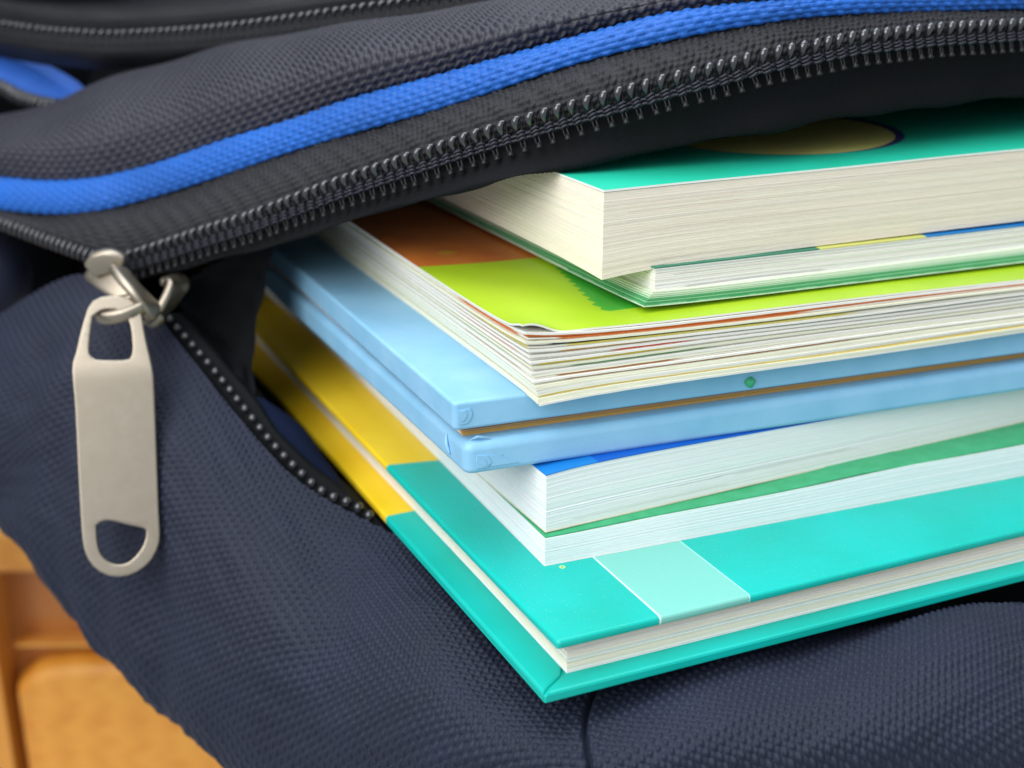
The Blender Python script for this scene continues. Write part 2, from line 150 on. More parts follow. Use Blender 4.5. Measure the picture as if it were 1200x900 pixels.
def arcs(P):
    du = np.linalg.norm(np.diff(P, axis=0), axis=2); dv = np.linalg.norm(np.diff(P, axis=1), axis=2)
    u = np.zeros(P.shape[:2]); v = np.zeros(P.shape[:2])
    u[1:] = np.cumsum(du, 0); v[:, 1:] = np.cumsum(dv, 1)
    return u, v

def normals(P, toward=CAM):
    a = np.gradient(P, axis=0); b = np.gradient(P, axis=1)
    n = np.cross(a, b); n /= np.linalg.norm(n, axis=2, keepdims=True) + 1e-12
    mid = (P.shape[0] // 2, P.shape[1] // 3)
    if n[mid] @ (toward - P[mid]) < 0: n = -n
    return n

def wob(u, v, wl, seed, k=7):
    r = np.random.default_rng(seed); h = 0
    for _ in range(k):
        a = r.uniform(0, 2 * np.pi); l = wl * r.uniform(0.6, 1.7)
        h = h + np.sin((u * np.cos(a) + v * np.sin(a)) * 2 * np.pi / l + r.uniform(0, 6.3))
    return h / np.sqrt(k)

def weave(u, v, pattern='plain', weft=1.0):
    i = np.floor(u).astype(int); j = np.floor(v).astype(int); fu = u - i; fv = v - j
    if pattern == 'plain': over = (i + j) % 2 == 0
    elif pattern == 'twill':
        over = (i + j) % 4 < 2
    else:                                      # herringbone: the twill turns round every 10 ends
        jj = np.where((j // 10) % 2 == 0, j, -j - 1)
        over = (i + jj) % 4 < 2
    ci = np.sqrt(np.clip(1 - (2 * fu - 1) ** 2, 0, 1)); cj = np.sqrt(np.clip(1 - (2 * fv - 1) ** 2, 0, 1))
    a = ci * (0.45 + 0.55 * np.sin(np.pi * fv)); b = weft * cj * (0.45 + 0.55 * np.sin(np.pi * fu))
    return np.where(over, a, b)

def sheet(name, P, mat, parent, disp=None, label=None, toward=CAM):
    if disp is not None:
        P = P + normals(P, toward) * disp[..., None]
    n, m = P.shape[:2]
    return mesh_obj(name, P.reshape(-1, 3), grid_faces(n, m), mat, parent, label=label)

def tube(path, r, seg=8, caps=True):
    path = np.asarray(path, float); n = len(path)
    r = np.broadcast_to(np.asarray(r, float), (n,))
    T = np.gradient(path, axis=0); T /= np.linalg.norm(T, axis=1, keepdims=True)
    ref = np.array([0.13, 0.21, 1.0]); N = np.cross(T[0], ref); N /= np.linalg.norm(N)
    V = []
    for k in range(n):
        N = N - T[k] * (N @ T[k]); N /= np.linalg.norm(N); B = np.cross(T[k], N)
        for s in range(seg):
            a = 2 * np.pi * s / seg
            V.append(path[k] + r[k] * (N * np.cos(a) + B * np.sin(a)))
    F = []
    for k in range(n - 1):
        for s in range(seg):
            s2 = (s + 1) % seg
            F.append((k * seg + s, k * seg + s2, (k + 1) * seg + s2, (k + 1) * seg + s))
    if caps:
        F.append(tuple(range(seg))[::-1]); F.append(tuple((n - 1) * seg + s for s in range(seg)))
    return np.array(V), F

# ------------------------------------------------------------------ materials
class NT:
    def __init__(s, name, rough=0.6, spec=0.5, metal=0.0):
        s.m = bpy.data.materials.new(name); s.m.use_nodes = True
        s.t = s.m.node_tree; s.n = s.t.nodes
        s.b = s.n['Principled BSDF']
        s.b.inputs['Roughness'].default_value = rough
        s.b.inputs['Specular IOR Level'].default_value = spec
        s.b.inputs['Metallic'].default_value = metal
        s.tc = s.n.new('ShaderNodeTexCoord')
        s._xyz = None
    def link(s, a, b): s.t.links.new(a, b)
    def co(s):
        v = s.n.new('ShaderNodeVectorMath'); v.operation = 'SCALE'; v.inputs[3].default_value = 1 / S
        s.link(s.tc.outputs['Object'], v.inputs[0]); return v.outputs[0]
    def xyz(s):
        if s._xyz is None:
            x = s.n.new('ShaderNodeSeparateXYZ'); s.link(s.co(), x.inputs[0]); s._xyz = x.outputs
        return s._xyz
    def math(s, op, a, b=0.0, c=None):
        m = s.n.new('ShaderNodeMath'); m.operation = op
        for k, x in enumerate((a, b) if c is None else (a, b, c)):
            if isinstance(x, (int, float)): m.inputs[k].default_value = x
            else: s.link(x, m.inputs[k])
        return m.outputs[0]
    def mix(s, f, a, b):
        m = s.n.new('ShaderNodeMix'); m.data_type = 'RGBA'
        for k, x in ((0, f), (6, a), (7, b)):
            if isinstance(x, (int, float)): m.inputs[k].default_value = x
            elif isinstance(x, tuple): m.inputs[k].default_value = (*x, 1)
            else: s.link(x, m.inputs[k])
        return m.outputs[2]
    def mult(s, a, b):
        m = s.n.new('ShaderNodeMix'); m.data_type = 'RGBA'; m.blend_type = 'MULTIPLY'; m.inputs[0].default_value = 1
        for k, x in ((6, a), (7, b)):
            if isinstance(x, tuple): m.inputs[k].default_value = (*x, 1)
            else: s.link(x, m.inputs[k])
        return m.outputs[2]
    def noise(s, scale, detail=3, stretch=(1, 1, 1), rough=0.5):
        mp = s.n.new('ShaderNodeMapping'); mp.inputs['Scale'].default_value = stretch
        s.link(s.co(), mp.inputs[0])
        t = s.n.new('ShaderNodeTexNoise'); t.inputs['Scale'].default_value = scale
        t.inputs['Detail'].default_value = detail; t.inputs['Roughness'].default_value = rough
        s.link(mp.outputs[0], t.inputs['Vector']); return t.outputs[0]
    def rng(s, x, a, b, c, d):
        m = s.n.new('ShaderNodeMapRange'); s.link(x, m.inputs[0])
        for k, v in enumerate((a, b, c, d)): m.inputs[k + 1].default_value = v
        return m.outputs[0]
    def col(s, c):
        if isinstance(c, tuple): s.b.inputs['Base Color'].default_value = (*c, 1)
        else: s.link(c, s.b.inputs['Base Color'])
        return s
    def bump(s, h, strength=0.3, dist=0.1):
        b = s.n.new('ShaderNodeBump'); b.inputs['Strength'].default_value = strength
        b.inputs['Distance'].default_value = dist * S
        s.link(h, b.inputs['Height']); s.link(b.outputs[0], s.b.inputs['Normal']); return s
    def attr(s):
        a = s.n.new('ShaderNodeAttribute'); a.attribute_name = 'col'; return a.outputs[0]
    def inp(s, k, v):
        if isinstance(v, (int, float)): s.b.inputs[k].default_value = v
        elif isinstance(v, tuple): s.b.inputs[k].default_value = (*v, 1)
        else: s.link(v, s.b.inputs[k])
        return s

def fabric(name, dark, light, rough=0.62, sheen=0.06, tint=(0.5, 0.55, 0.75), scale=3.0, spec=0.42):
    t = NT(name, rough, spec)
    f = t.rng(t.noise(scale, 4, rough=0.7), 0.3, 0.7, 0, 1)
    big = t.rng(t.noise(0.045, 2), 0.3, 0.7, 0.8, 1.15)
    c = t.mix(f, dark, light)
    cc = t.n.new('ShaderNodeCombineColor'); 
    for k in range(3): t.link(big, cc.inputs[k])
    t.col(t.mult(c, cc.outputs[0]))
    t.bump(t.noise(7.5, 3, (1, 1, 1)), 0.6, 0.14)
    t.inp('Sheen Weight', sheen); t.inp('Sheen Roughness', 0.4); t.inp('Sheen Tint', tint)
    return t.m

M_navy = fabric('navy_pack_cloth', (0.0034, 0.0058, 0.0185), (0.0095, 0.0148, 0.040), rough=0.62)
M_char = fabric('charcoal_pack_cloth', (0.008, 0.0085, 0.0165), (0.024, 0.024, 0.039), rough=0.5, spec=0.5, tint=(0.6, 0.6, 0.65))
M_band = fabric('charcoal_twill', (0.007, 0.0075, 0.010), (0.022, 0.022, 0.027), spec=0.34, tint=(0.6, 0.6, 0.62), scale=4)
M_blue = fabric('blue_webbing', (0.003, 0.060, 0.32), (0.010, 0.135, 0.52), rough=0.5, sheen=0.1, tint=(0.5, 0.7, 1.0))
M_bluelining = fabric('blue_cloth', (0.01, 0.07, 0.36), (0.02, 0.13, 0.55), rough=0.6, sheen=0.1)
M_lining = fabric('black_lining', (0.0045, 0.005, 0.0062), (0.008, 0.0088, 0.0105), rough=0.95, spec=0.1, sheen=0.0)
M_darkblue = fabric('navy_lining', (0.003, 0.0055, 0.018), (0.005, 0.010, 0.030), rough=0.9, spec=0.1, sheen=0.0)
M_tape = fabric('black_tape', (0.0038, 0.0044, 0.0052), (0.009, 0.0102, 0.0115), rough=0.85, spec=0.12, sheen=0.0, scale=5)
t = NT('zipper_plastic', 0.2, 1.0); t.col(t.mix(t.noise(1.5), (0.012, 0.013, 0.017), (0.03, 0.031, 0.036))); t.bump(t.noise(3.0), 0.15, 0.1); M_tooth = t.m
t = NT('zipper_leg', 0.45, 0.3); t.col(t.mix(t.noise(1.5), (0.007, 0.007, 0.008), (0.017, 0.016, 0.017))); M_leg = t.m
t = NT('zipper_thread', 0.55, 0.4); t.col(t.mix(t.noise(3), (0.009, 0.010, 0.016), (0.028, 0.031, 0.044))); M_thread = t.m
t = NT('nickel', 0.6, 0.5, 0.95); n1 = t.noise(0.35, 4); t.col(t.mix(t.rng(n1, 0.35, 0.7, 0, 1), (0.36, 0.31, 0.245), (0.38, 0.33, 0.265)))
t.inp('Roughness', t.rng(t.noise(1.2, 5), 0.3, 0.7, 0.39, 0.43)); t.bump(t.noise(2.2, 4), 0.04, 0.1); M_metal = t.m

def paper(name, tint=(1, 1, 1), rough=0.75, fib=0.05):
    t = NT(name, rough, 0.25)
    g = t.rng(t.noise(1.6, 5, (0.25, 0.25, 3.0), 0.65), 0.3, 0.75, 1 - fib, 1.03)
    cc = t.n.new('ShaderNodeCombineColor')
    for k in range(3): t.link(g, cc.inputs[k])
    t.col(t.mult(t.attr(), cc.outputs[0]))
    t.bump(t.noise(2.5, 4, (0.2, 0.2, 4.0)), 0.12, 0.08)
    return t.m
M_paper = paper('paper_edges')

def plain_print(name, c1, c2, rough=0.45, sc=0.4, bump=0.06, coat=0.0):
    t = NT(name, rough, 0.4); t.col(t.mix(t.rng(t.noise(sc, 4), 0.3, 0.7, 0, 1), c1, c2)); t.bump(t.noise(2.0, 3), bump, 0.1)
    if coat: t.inp('Coat Weight', coat); t.inp('Coat Roughness', 0.25)
    return t.m

# ------------------------------------------------------------------ book builders
def dirv(deg): return np.array([math.cos(math.radians(deg)), math.sin(math.radians(deg)), 0.0])

def quad_of(C, aR, aL, Lr, Ll):
    C = np.array([C[0], C[1], 0.0]); a = dirv(aR); b = dirv(aL)
    return C, a, b, Lr, Ll

def round_outline(C, a, b, Lr, Ll, inset, cr_=0.6, seg=5, dens=1):
    """outline counter-clockwise from the far end of the left edge round the near corner and back"""
    p = [C + a * inset + b * inset, C + a * (Lr - inset) + b * inset, C + a * (Lr - inset) + b * (Ll - inset), C + a * inset + b * (Ll - inset)]
    out = []
    r = max(cr_ - inset, 0.02)
    for k in range(4):
        p0 = p[k]; d1 = p[k - 1] - p0; d2 = p[(k + 1) % 4] - p0
        d1 = d1 / np.linalg.norm(d1); d2 = d2 / np.linalg.norm(d2)
        A = p0 + d1 * r; B = p0 + d2 * r
        for q in range(seg + 1):
            t = q / seg
            out.append((1 - t) ** 2 * A + 2 * t * (1 - t) * p0 + t * t * B)
    return np.array(out)

def board(name, q, z0, z1, r, mat, parent, cr_=0.8, warp=None, label=None, segs=4, r0=None):
    C, a, b, Lr, Ll = q
    rows = []
    for k in range(segs + 1):
        t = math.pi / 2 * k / segs
        ra = r if r0 is None else r0
        rows.append((ra * (1 - math.sin(t)), z0 + ra * (1 - math.cos(t))))
    for k in range(segs + 1):
        t = math.pi / 2 * k / segs
        rows.append((r * (1 - math.cos(t)), z1 - r * (1 - math.sin(t))))
    V = []; F = []
    for ins, z in rows:
        o = round_outline(C, a, b, Lr, Ll, ins, cr_); o[:, 2] = z; V.append(o)
    n = len(V[0]); V = np.concatenate(V)
    for k in range(len(rows) - 1):
        for i in range(n):
            j = (i + 1) % n
            F.append((k * n + i, k * n + j, (k + 1) * n + j, (k + 1) * n + i))
    F.append(tuple(range(n))[::-1]); F.append(tuple((len(rows) - 1) * n + i for i in range(n)))
    if warp is not None: V = warp(V)
    o = mesh_obj(name, V, F, mat, parent, smooth=True, label=label)
    m = o.modifiers.new('wn', 'WEIGHTED_NORMAL'); m.keep_sharp = True
    return o

def pages(name, q, z0, z1, n, parent, base=(0.80, 0.78, 0.70), var=0.05, depth=0.16, jag=0.10, special=None,
          warp=None, seed=1, mat=None, label=None, long_var=0.05):
    """a block of paper whose edges are real ridges and grooves, one ridge per sheet bundle"""
    C, a, b, Lr, Ll = q
    r = np.random.default_rng(seed)
    th = r.uniform(0.4, 1.6, n); th = th / th.sum() * (z1 - z0)
    zb = z0 + np.concatenate([[0], np.cumsum(th)])
    nl, nr = 70, 90
    sl = np.linspace(1, 0, nl) ** 1.5 * Ll; sr = np.linspace(0, 1, nr)[1:] ** 1.5 * Lr
    npt = len(sl) + len(sr)
    sgn = np.concatenate([-sl, sr])
    V = []; colr = []
    prev = None
    for k in range(n):
        off = r.uniform(0, jag) + long_var * np.sin(sgn / r.uniform(12, 40) + r.uniform(0, 6.3))
        if r.random() < 0.06: off = off + jag * 1.2
        c = np.array(base) * (1 + r.normal(0, var))
        c = c * (1 + r.normal(0, 0.012, 3))
        cs = np.tile(c, (npt, 1))
        if special is not None:
            sc = special(k / n, sgn, r)
            if sc is not None:
                msk, cc = sc; cs[msk] = cc
        t = zb[k + 1] - zb[k]
        zz = 0.06 * np.sin(sgn / r.uniform(8, 30) + r.uniform(0, 6)) * min(t, 0.3)
        for z, o in ((zb[k] + 0.02 * t, off + depth), (zb[k] + 0.25 * t, off), (zb[k] + 0.8 * t, off + 0.01)):
            if (k == 0 and z < zb[k] + 0.1 * t): o = off + 0.05
            L = C + np.outer(sl, b) + np.outer(o[:nl] if hasattr(o, '__len__') else np.full(nl, o), a)
            R_ = C + np.outer(sr, a) + np.outer(o[nl:], b)
            L[-1] = C + (a + b) * o[nl - 1]
            P = np.concatenate([L, R_]); P[:, 2] = z + zz
            V.append(P); colr.append(cs)
    rows = len(V); V = np.concatenate(V); colr = np.concatenate(colr)
    F = grid_faces(rows, npt)[:, ::-1]
    F = [tuple(f) for f in F]
    back = [C + a * Lr + b * Ll + ZUP * z0, C + a * Lr + b * Ll + ZUP * z1]
    i0 = len(V); V = np.concatenate([V, np.array(back)]); colr = np.concatenate([colr, np.tile(base, (2, 1))])
    top = (rows - 1) * npt
    # caps as fans from the far corner
    for i in range(npt - 1):
        F.append((top + i, top + i + 1, i0 + 1)); F.append((i + 1, i, i0))
    if warp is not None: V = warp(V)
    o = mesh_obj(name, V, F, mat or M_paper, parent, smooth=False, colors=np.clip(colr, 0, 1), label=label)
    return o

def leaf(name, q, zf, th, mat, parent, nx=26, ny=26, inset=(0, 0), color=None, label=None, cfun=None):
    """a thin sheet over a quad; zf(x, y) is its underside; edge(s_x, s_y) pushes it in"""
    C, a, b, Lr, Ll = q
    sx = np.linspace(0, 1, nx) ** 2.0 * (Lr - inset[0]) ; sy = np.linspace(0, 1, ny) ** 2.0 * (Ll - inset[1])
    X, Y = np.meshgrid(sx, sy, indexing='ij')
    P = C + (X + inset[0])[..., None] * a + (Y + inset[1])[..., None] * b
    zz = zf(X + inset[0], Y + inset[1])
    lo = P.copy(); lo[..., 2] = zz; hi = P.copy(); hi[..., 2] = zz + th
    V = np.concatenate([hi.reshape(-1, 3), lo.reshape(-1, 3)]); N = nx * ny
    F = [tuple(f[::-1]) for f in grid_faces(nx, ny)]
    F = F + [tuple(v + N for v in f[::-1]) for f in F]
    idx = lambda i, j: i * ny + j
    for i in range(nx - 1):
        F.append((idx(i, 0), idx(i, 0) + N, idx(i + 1, 0) + N, idx(i + 1, 0)))
        F.append((idx(i + 1, ny - 1), idx(i + 1, ny - 1) + N, idx(i, ny - 1) + N, idx(i, ny - 1)))
    for j in range(ny - 1):
        F.append((idx(0, j + 1), idx(0, j + 1) + N, idx(0, j) + N, idx(0, j)))
        F.append((idx(nx - 1, j), idx(nx - 1, j) + N, idx(nx - 1, j + 1) + N, idx(nx - 1, j + 1)))
    cols = None if color is None else np.tile(color, (2 * N, 1))
    if cfun is not None:
        m_, c_ = cfun(X.ravel(), Y.ravel()); m_ = np.concatenate([m_, m_]); cols[m_] = c_
    o = mesh_obj(name, V, F, mat, parent, smooth=False, colors=cols, label=label)
    return o

# ------------------------------------------------------------------ the backpack
bag = empty('backpack', (-20, 120, -60), 'open dark navy school backpack with blue piping and black zippers', 'backpack')

def px_lines(P): return P

# front panel: heavy plain-weave cloth, bulging under the books, folded away at its outer edge
P = surf(PANEL, 1600, 500)
u, v = arcs(P)
N = normals(P)
pit = 0.98
soft = 0.40 * wob(u, v, 46, 3) + 0.22 * wob(u, v * 1.4, 17, 5)
env = np.clip(v / 12, 0, 1)
# creases that radiate from the zipper corner
for (x0, y0, x1, y1, wd, am) in ((-46, 128, -58, 138, 2.6, -1.3), (-43, 118, -57, 122, 2.4, -1.2), (-38, 112, -52, 104, 3.0, -1.0),
                                 (-41, 96, -40, 84, 2.2, -1.3), (-30, 100, -24, 74, 4.0, -0.9), (-20, 74, -10, 46, 4.5, -0.9), (-31, 76, -17, 44, 5.0, 0.9)):
    d = np.array([x1 - x0, y1 - y0], float); L = np.linalg.norm(d); d /= L
    rx = P[..., 0] - x0; ry = P[..., 1] - y0
    s = np.clip(rx * d[0] + ry * d[1], 0, L)
    q = (rx - s * d[0]) ** 2 + (ry - s * d[1]) ** 2
    soft = soft + 1.6 * am * np.exp(-q / (2 * wd ** 2)) * (0.3 + 0.7 * np.sin(np.pi * np.clip(s / L, 0.05, 0.95)))
# the sewn seam below the corner of the books: a groove with a raised lip each side
d2 = ((P - PANEL[12, 1]) ** 2).sum(2)
iseam = np.unravel_index(np.argmin(d2), d2.shape)[0]
ds = u - u[iseam][None, :] + 0.9
groove = -0.85 * np.exp(-(ds / 0.42) ** 2) + 0.30 * np.exp(-((np.abs(ds) - 1.5) / 0.9) ** 2)
v = v - v[:, 210:211] + 300
um = np.broadcast_to(u[:, :330].mean(1)[:, None], u.shape); vm = np.broadcast_to(v.mean(0)[None, :], v.shape)
ds = um - um[iseam, 0]
groove = -1.5 * np.exp(-(ds / 0.34) ** 2) + 0.25 * np.exp(-((np.abs(ds) - 1.5) / 0.9) ** 2)
# the cloth's own thread directions: two straight axes in the panel's mean plane
Q = P[250:1450, :330].reshape(-1, 3); _, _, ax = np.linalg.svd(Q[::97] - Q.mean(0), full_matrices=False)
ta = math.radians(14); e1 = ax[0] * math.cos(ta) + ax[1] * math.sin(ta); e2 = ax[1] * math.cos(ta) - ax[0] * math.sin(ta)
cu_, cv_ = (P - Q.mean(0)) @ e1 + 500, (P - Q.mean(0)) @ e2 + 500
h = 0.64 * weave(cu_ / pit + 0.10 * wob(u, v, 50, 8), cv_ / pit + 0.10 * wob(u, v, 50, 9), weft=0.55)
disp = soft * env + h * (1 - 0.6 * np.exp(-(ds / 0.5) ** 2)) + groove
front = sheet('front_panel', P, M_navy, bag, disp)

# lower zipper half: tape, row of coil heads
P = surf(LTAPE, 60, 220); P = surf(LTAPE.transpose(1, 0, 2), 420, 60)
u, v = arcs(P)
ltape = sheet('zipper_tape', P, M_tape, bag, 0.10 * weave(u / 0.55, v / 0.55))

def make_mesh(name, parts):
    V = []; F = []; mi = []; o = 0
    for (v_, f_, m_) in parts:
        V.append(v_); F += [tuple(i + o for i in f) for f in f_]; mi += [m_] * len(f_); o += len(v_)
    me = bpy.data.meshes.new(name)
    me.from_pydata([tuple(p) for p in np.concatenate(V) * S], [], F)
    me.polygons.foreach_set('use_smooth', np.ones(len(F), bool))
    me.polygons.foreach_set('material_index', np.array(mi, np.int32))
    me.materials.append(M_tooth); me.materials.append(M_thread); me.materials.append(M_leg)
    me.update(); return me

# one coil element: x along the zipper, y across it (towards the opening), z out of the tape
hair = [(-0.30, 2.8, .35), (-0.30, 2.0, .55), (-0.32, 0.0, .75), (-0.34, -1.8, .8), (-0.25, -2.7, 1.0), (0.1, -3.15, 1.25), (0.5, -3.05, 1.1), (0.48, -2.3, .7), (0.32, -1.4, .55), (0.28, 0, .5), (0.30, 2.0, .45), (0.32, 2.8, .35)]
hair = [(-a_, b_ * 0.9, c_) for a_, b_, c_ in hair]
hp = cr(hair, 22)
rr = 0.21 + 0.34 * np.exp(-((hp[:, 1] + 2.5) / 0.8) ** 2)
foot = np.array([(0, 1.9, .4), (0, 2.3, .42), (0, 2.7, .4), (0, 2.95, .36)])
dome = cr([(-0.40, -0.9, .55), (-0.44, -1.5, .95), (-0.38, -2.2, 1.3), (-0.05, -2.8, 1.45), (0.42, -3.1, 1.3), (0.82, -3.2, .9)], 12) * np.array((-1, 1, 1))
parts = [(*tube(hp * np.array((1.05, 1, 1)), 0.17, 6), 2), (*tube(dome, [.30, .38, .46, .54, .62, .69, .72, .70, .63, .52, .37, .16], 8), 0), (*tube(foot, [0.26, 0.36, 0.62, 0.5], 7), 2)]
for yy in (-0.62, 0.0, 0.62):
    a = np.linspace(0, 2 * np.pi, 10)
    ring = np.stack([0.62 * np.cos(a), yy + 0.12 * np.sin(a * 2), 0.55 + 0.62 * np.sin(a)], 1)
    parts.append((*tube(ring, 0.26, 6, False), 1))
parts = [(v_ * np.array((1, 0.92, 1)), f_, m_) for v_, f_, m_ in parts]
ME_coil = make_mesh('zipper_tooth', parts)
ME_dome = make_mesh('zipper_tooth', [parts[1], (*tube(hp[3:19], 0.22, 6), 2)])
# small rounded head, seen end on
a = np.linspace(0, np.pi, 7)
head = np.array([(0, 0, -0.5), (0, 0, 0), (0, 0, 0.45), (0, 0, 0.75), (0, 0, 0.9)])
ME_head = make_mesh('zipper_tooth', [(*tube(head, [0.85, 0.95, 0.85, 0.55, 0.2], 8), 0)])
# closed coil: plain ribs
rib = np.array([(-0.2, -1.5, 0), (-0.1, -1.2, 0.5), (0.05, 0, 0.85), (0.2, 1.2, 0.5), (0.3, 1.5, 0)])
ME_rib = make_mesh('zipper_tooth', [(*tube(cr(rib, 9), 0.6, 7), 0)])

def along(curve, pitch, s0=0.0, s1=None):
    q = cr(curve, 1500); s = np.concatenate([[0], np.cumsum(np.linalg.norm(np.diff(q, axis=0), axis=1))])
    s1 = s[-1] if s1 is None else s1
    ss = np.arange(s0, s1, pitch)
    p = np.stack([np.interp(ss, s, q[:, k]) for k in range(3)], 1)
    e = np.stack([np.interp(np.clip(ss + 1.5, 0, s[-1]), s, q[:, k]) - np.interp(np.clip(ss - 1.5, 0, s[-1]), s, q[:, k]) for k in range(3)], 1)
    return p, e / np.linalg.norm(e, axis=1, keepdims=True)

def place_teeth(me, parent, curve, pitch, down, out_bias, s0=0, s1=None, sc=1.0, jit=0.06):
    b = base_of(parent)
    p, e = along(curve, pitch, s0, s1)
    for k in range(len(p)):
        x = e[k]; y = np.array(down(k / len(p)) if callable(down) else down, float)
        y = y - x * (x @ y); y /= np.linalg.norm(y)
        z = np.cross(x, y)
        if z @ (CAM - p[k]) < 0: z = -z; x = -x
        q = p[k] + z * out_bias
        m = Matrix(((x[0], y[0], z[0], 0), (x[1], y[1], z[1], 0), (x[2], y[2], z[2], 0), (0, 0, 0, 1)))
        r3 = Matrix.Rotation(random.gauss(0, jit), 4, 'Z') @ Matrix.Rotation(random.gauss(0, jit), 4, 'Y')
        m = m @ r3 @ Matrix.Diagonal((sc, sc, sc, 1))
        m.translation = Vector((q - b) * S)
        o = bpy.data.objects.new('zipper_tooth', me); COL.objects.link(o)
        o.parent = parent; o.matrix_local = m

place_teeth(ME_head, ltape, LDOTS, 2.75, -UPV, 0.2, s0=1.5, s1=66)

# upper mouth: twill band, coil, binding cord, facing behind the coil
P = surf(BAND, 60, 1700).transpose(1, 0, 2)
P = surf(BAND.transpose(1, 0, 2), 1700, 64)
u, v = arcs(P)
band = sheet('gusset_band', P, M_band, bag, 0.66 * weave(u / 1.15, v / 1.05, 'herring', weft=0.5) + 0.25 * wob(u, v * 2, 30, 21))
place_teeth(ME_coil, band, LIP, 2.4, -UPV * 1.0 + RT * 0.12, 0.9, s0=1.0)
for k, off in enumerate((-0.35, 0.35)):
    q = cr(LIP, 1100)
    s = np.arange(len(q)) * 1.3
    q = q - UPV * off + UPV * 0.10 * np.sin(s * 2.1 + k * 3.1)[:, None] - FW * (1.15 + 0.15 * np.cos(s * 2.1 + k * 3.1)[:, None])
    V_, F_ = tube(q, 0.26, 6)
    mesh_obj('binding_cord', V_, F_, M_thread, band)

rows = np.stack([LIP - UPV * -2.5 + FW * 1.6, LIP + FW * 1.3, (LIP * 0.45 + HEM * 0.55) + FW * 1.0, HEM, HEM + FW * 3.0 + UPV * 0.8, HEM + FW * 14 + UPV * 3])
P = surf(rows.transpose(1, 0, 2), 1100, 70)
u, v = arcs(P)
fac = sheet('zipper_facing', P, M_tape, bag, 0.26 * weave(u / 0.8, v / 0.8) + 0.35 * wob(u, v, 22, 31) * np.clip(v / 6, 0, 1))

# blue webbing piping along the flap
def piping(name, low, top, bulge, n=1000, m=56, pu=1.6, pv=0.9):
    lo = cr(low, n); hi = cr(top, n)
    # keep matching stations: resample both by the same parameter
    f = np.linspace(0.04, 0.97, m)
    P = lo[:, None] * (1 - f)[None, :, None] + hi[:, None] * f[None, :, None]
    ax = np.gradient((lo + hi) / 2, axis=0); ax /= np.linalg.norm(ax, axis=1, keepdims=True)
    wv = hi - lo; nrm = np.cross(ax, wv); nrm /= np.linalg.norm(nrm, axis=1, keepdims=True)
    sg = np.sign(((CAM - lo) * nrm).sum(1)); nrm = nrm * sg[:, None]
    prof = np.sqrt(np.clip(1 - ((f - 0.505) / 0.475) ** 2, 0, 1)) - 0.3
    P = P + nrm[:, None] * (bulge * prof)[None, :, None]
    u, v = arcs(P)
    return sheet(name, P, M_blue, bag, 0.46 * weave(u / pu + 0.04 * wob(u, v, 14, 71), v / pv, weft=0.5) + 0.15 * wob(u, v, 25, 41))
piping('piping', PIPE_LOW, PIPE_TOP, 2.4)

# flap panel above the piping
P = surf(FLAP.transpose(1, 0, 2), 1250, 260)
u, v = arcs(P)
sheet('flap_panel', P, M_char, bag, 1.0 * weave(u / 1.4 + v / 6.0, v / 1.3, weft=0.5) + 0.5 * wob(u, v, 40, 51) * np.clip(v / 8, 0, 1))

# second zipper above it
P = surf(BAND2.transpose(1, 0, 2), 1100, 90)
u, v = arcs(P)
band2 = sheet('upper_gusset', P, M_band, bag, 0.4 * weave(u / 1.3, v / 1.3, 'twill') + 0.2 * wob(u, v, 30, 61))
place_teeth(ME_dome, band2, ZIP2, 2.3, -UPV - RT * 0.45, 1.5, s0=0, s1=205, sc=0.85, jit=0.04)
q = cr(PIPE2, 300)
P = np.stack([q + 3.6 * (math.cos(a) * UPV - math.sin(a) * FW) for a in np.linspace(-1.9, 1.9, 40)], 1)
u, v = arcs(P)
sheet('piping', P, M_blue, bag, 0.3 * weave(u / 2.1, v / 1.15, weft=0.55))

# blue side trim, its zipper and the dark body behind, at the left
P = surf(TRIM.transpose(1, 0, 2), 200, 90); u, v = arcs(P)
trim = sheet('side_trim', P, M_bluelining, bag, 0.2 * weave(u / 1.0, v / 1.0))
place_teeth(ME_rib, trim, ZIP3, 1.5, -UPV, 0.2)
place_teeth(ME_rib, band, CLOSEDZIP, 1.75, -UPV, -0.2, sc=0.8)

def world_pt(u_, v_, d): return CAM + d * (FW + (u_ - 600) / 1540 * RT - (v_ - 450) / 1540 * UPV)

# body side behind the left end and a soft side pocket
BODY = np.array([[(-150.6, 180.0, 95.0), (-118.0, 205.0, 100.0), (-60.0, 232.0, 104.0), (10.0, 250.0, 106.0), (110.0, 230.0, 108.0), (240.0, 190.0, 108.0)],
                 [(-150.0, 190.0, 50.0), (-112.0, 210.0, 52.0), (-52.0, 226.0, 56.0), (14.0, 255.0, 60.0), (110.0, 262.0, 60.0), (240.0, 250.0, 60.0)],
                 [(-140.0, 200.0, 10.0), (-100.0, 215.0, 8.0), (-48.0, 228.0, 0.0), (16.0, 262.0, -6.0), (110.0, 265.0, -10.0), (240.0, 255.0, -10.0)],
                 [(-128.0, 205.0, -30.0), (-96.0, 218.0, -32.0), (-46.0, 236.0, -40.0), (16.0, 258.0, -50.0), (110.0, 240.0, -55.0), (240.0, 220.0, -60.0)]])
P = surf(BODY.transpose(1, 0, 2), 160, 80); u, v = arcs(P)
sheet('back_panel', P, M_lining, bag, 0.25 * weave(u / 1.6, v / 1.6))
a = np.linspace(0, 2 * np.pi, 60); bb = np.linspace(-1.45, 1.45, 50)
A, B = np.meshgrid(a, bb, indexing='ij')
cx = np.array([-61.0, 195.0, 22.0])
sup = lambda x, e: np.sign(x) * np.abs(x) ** e
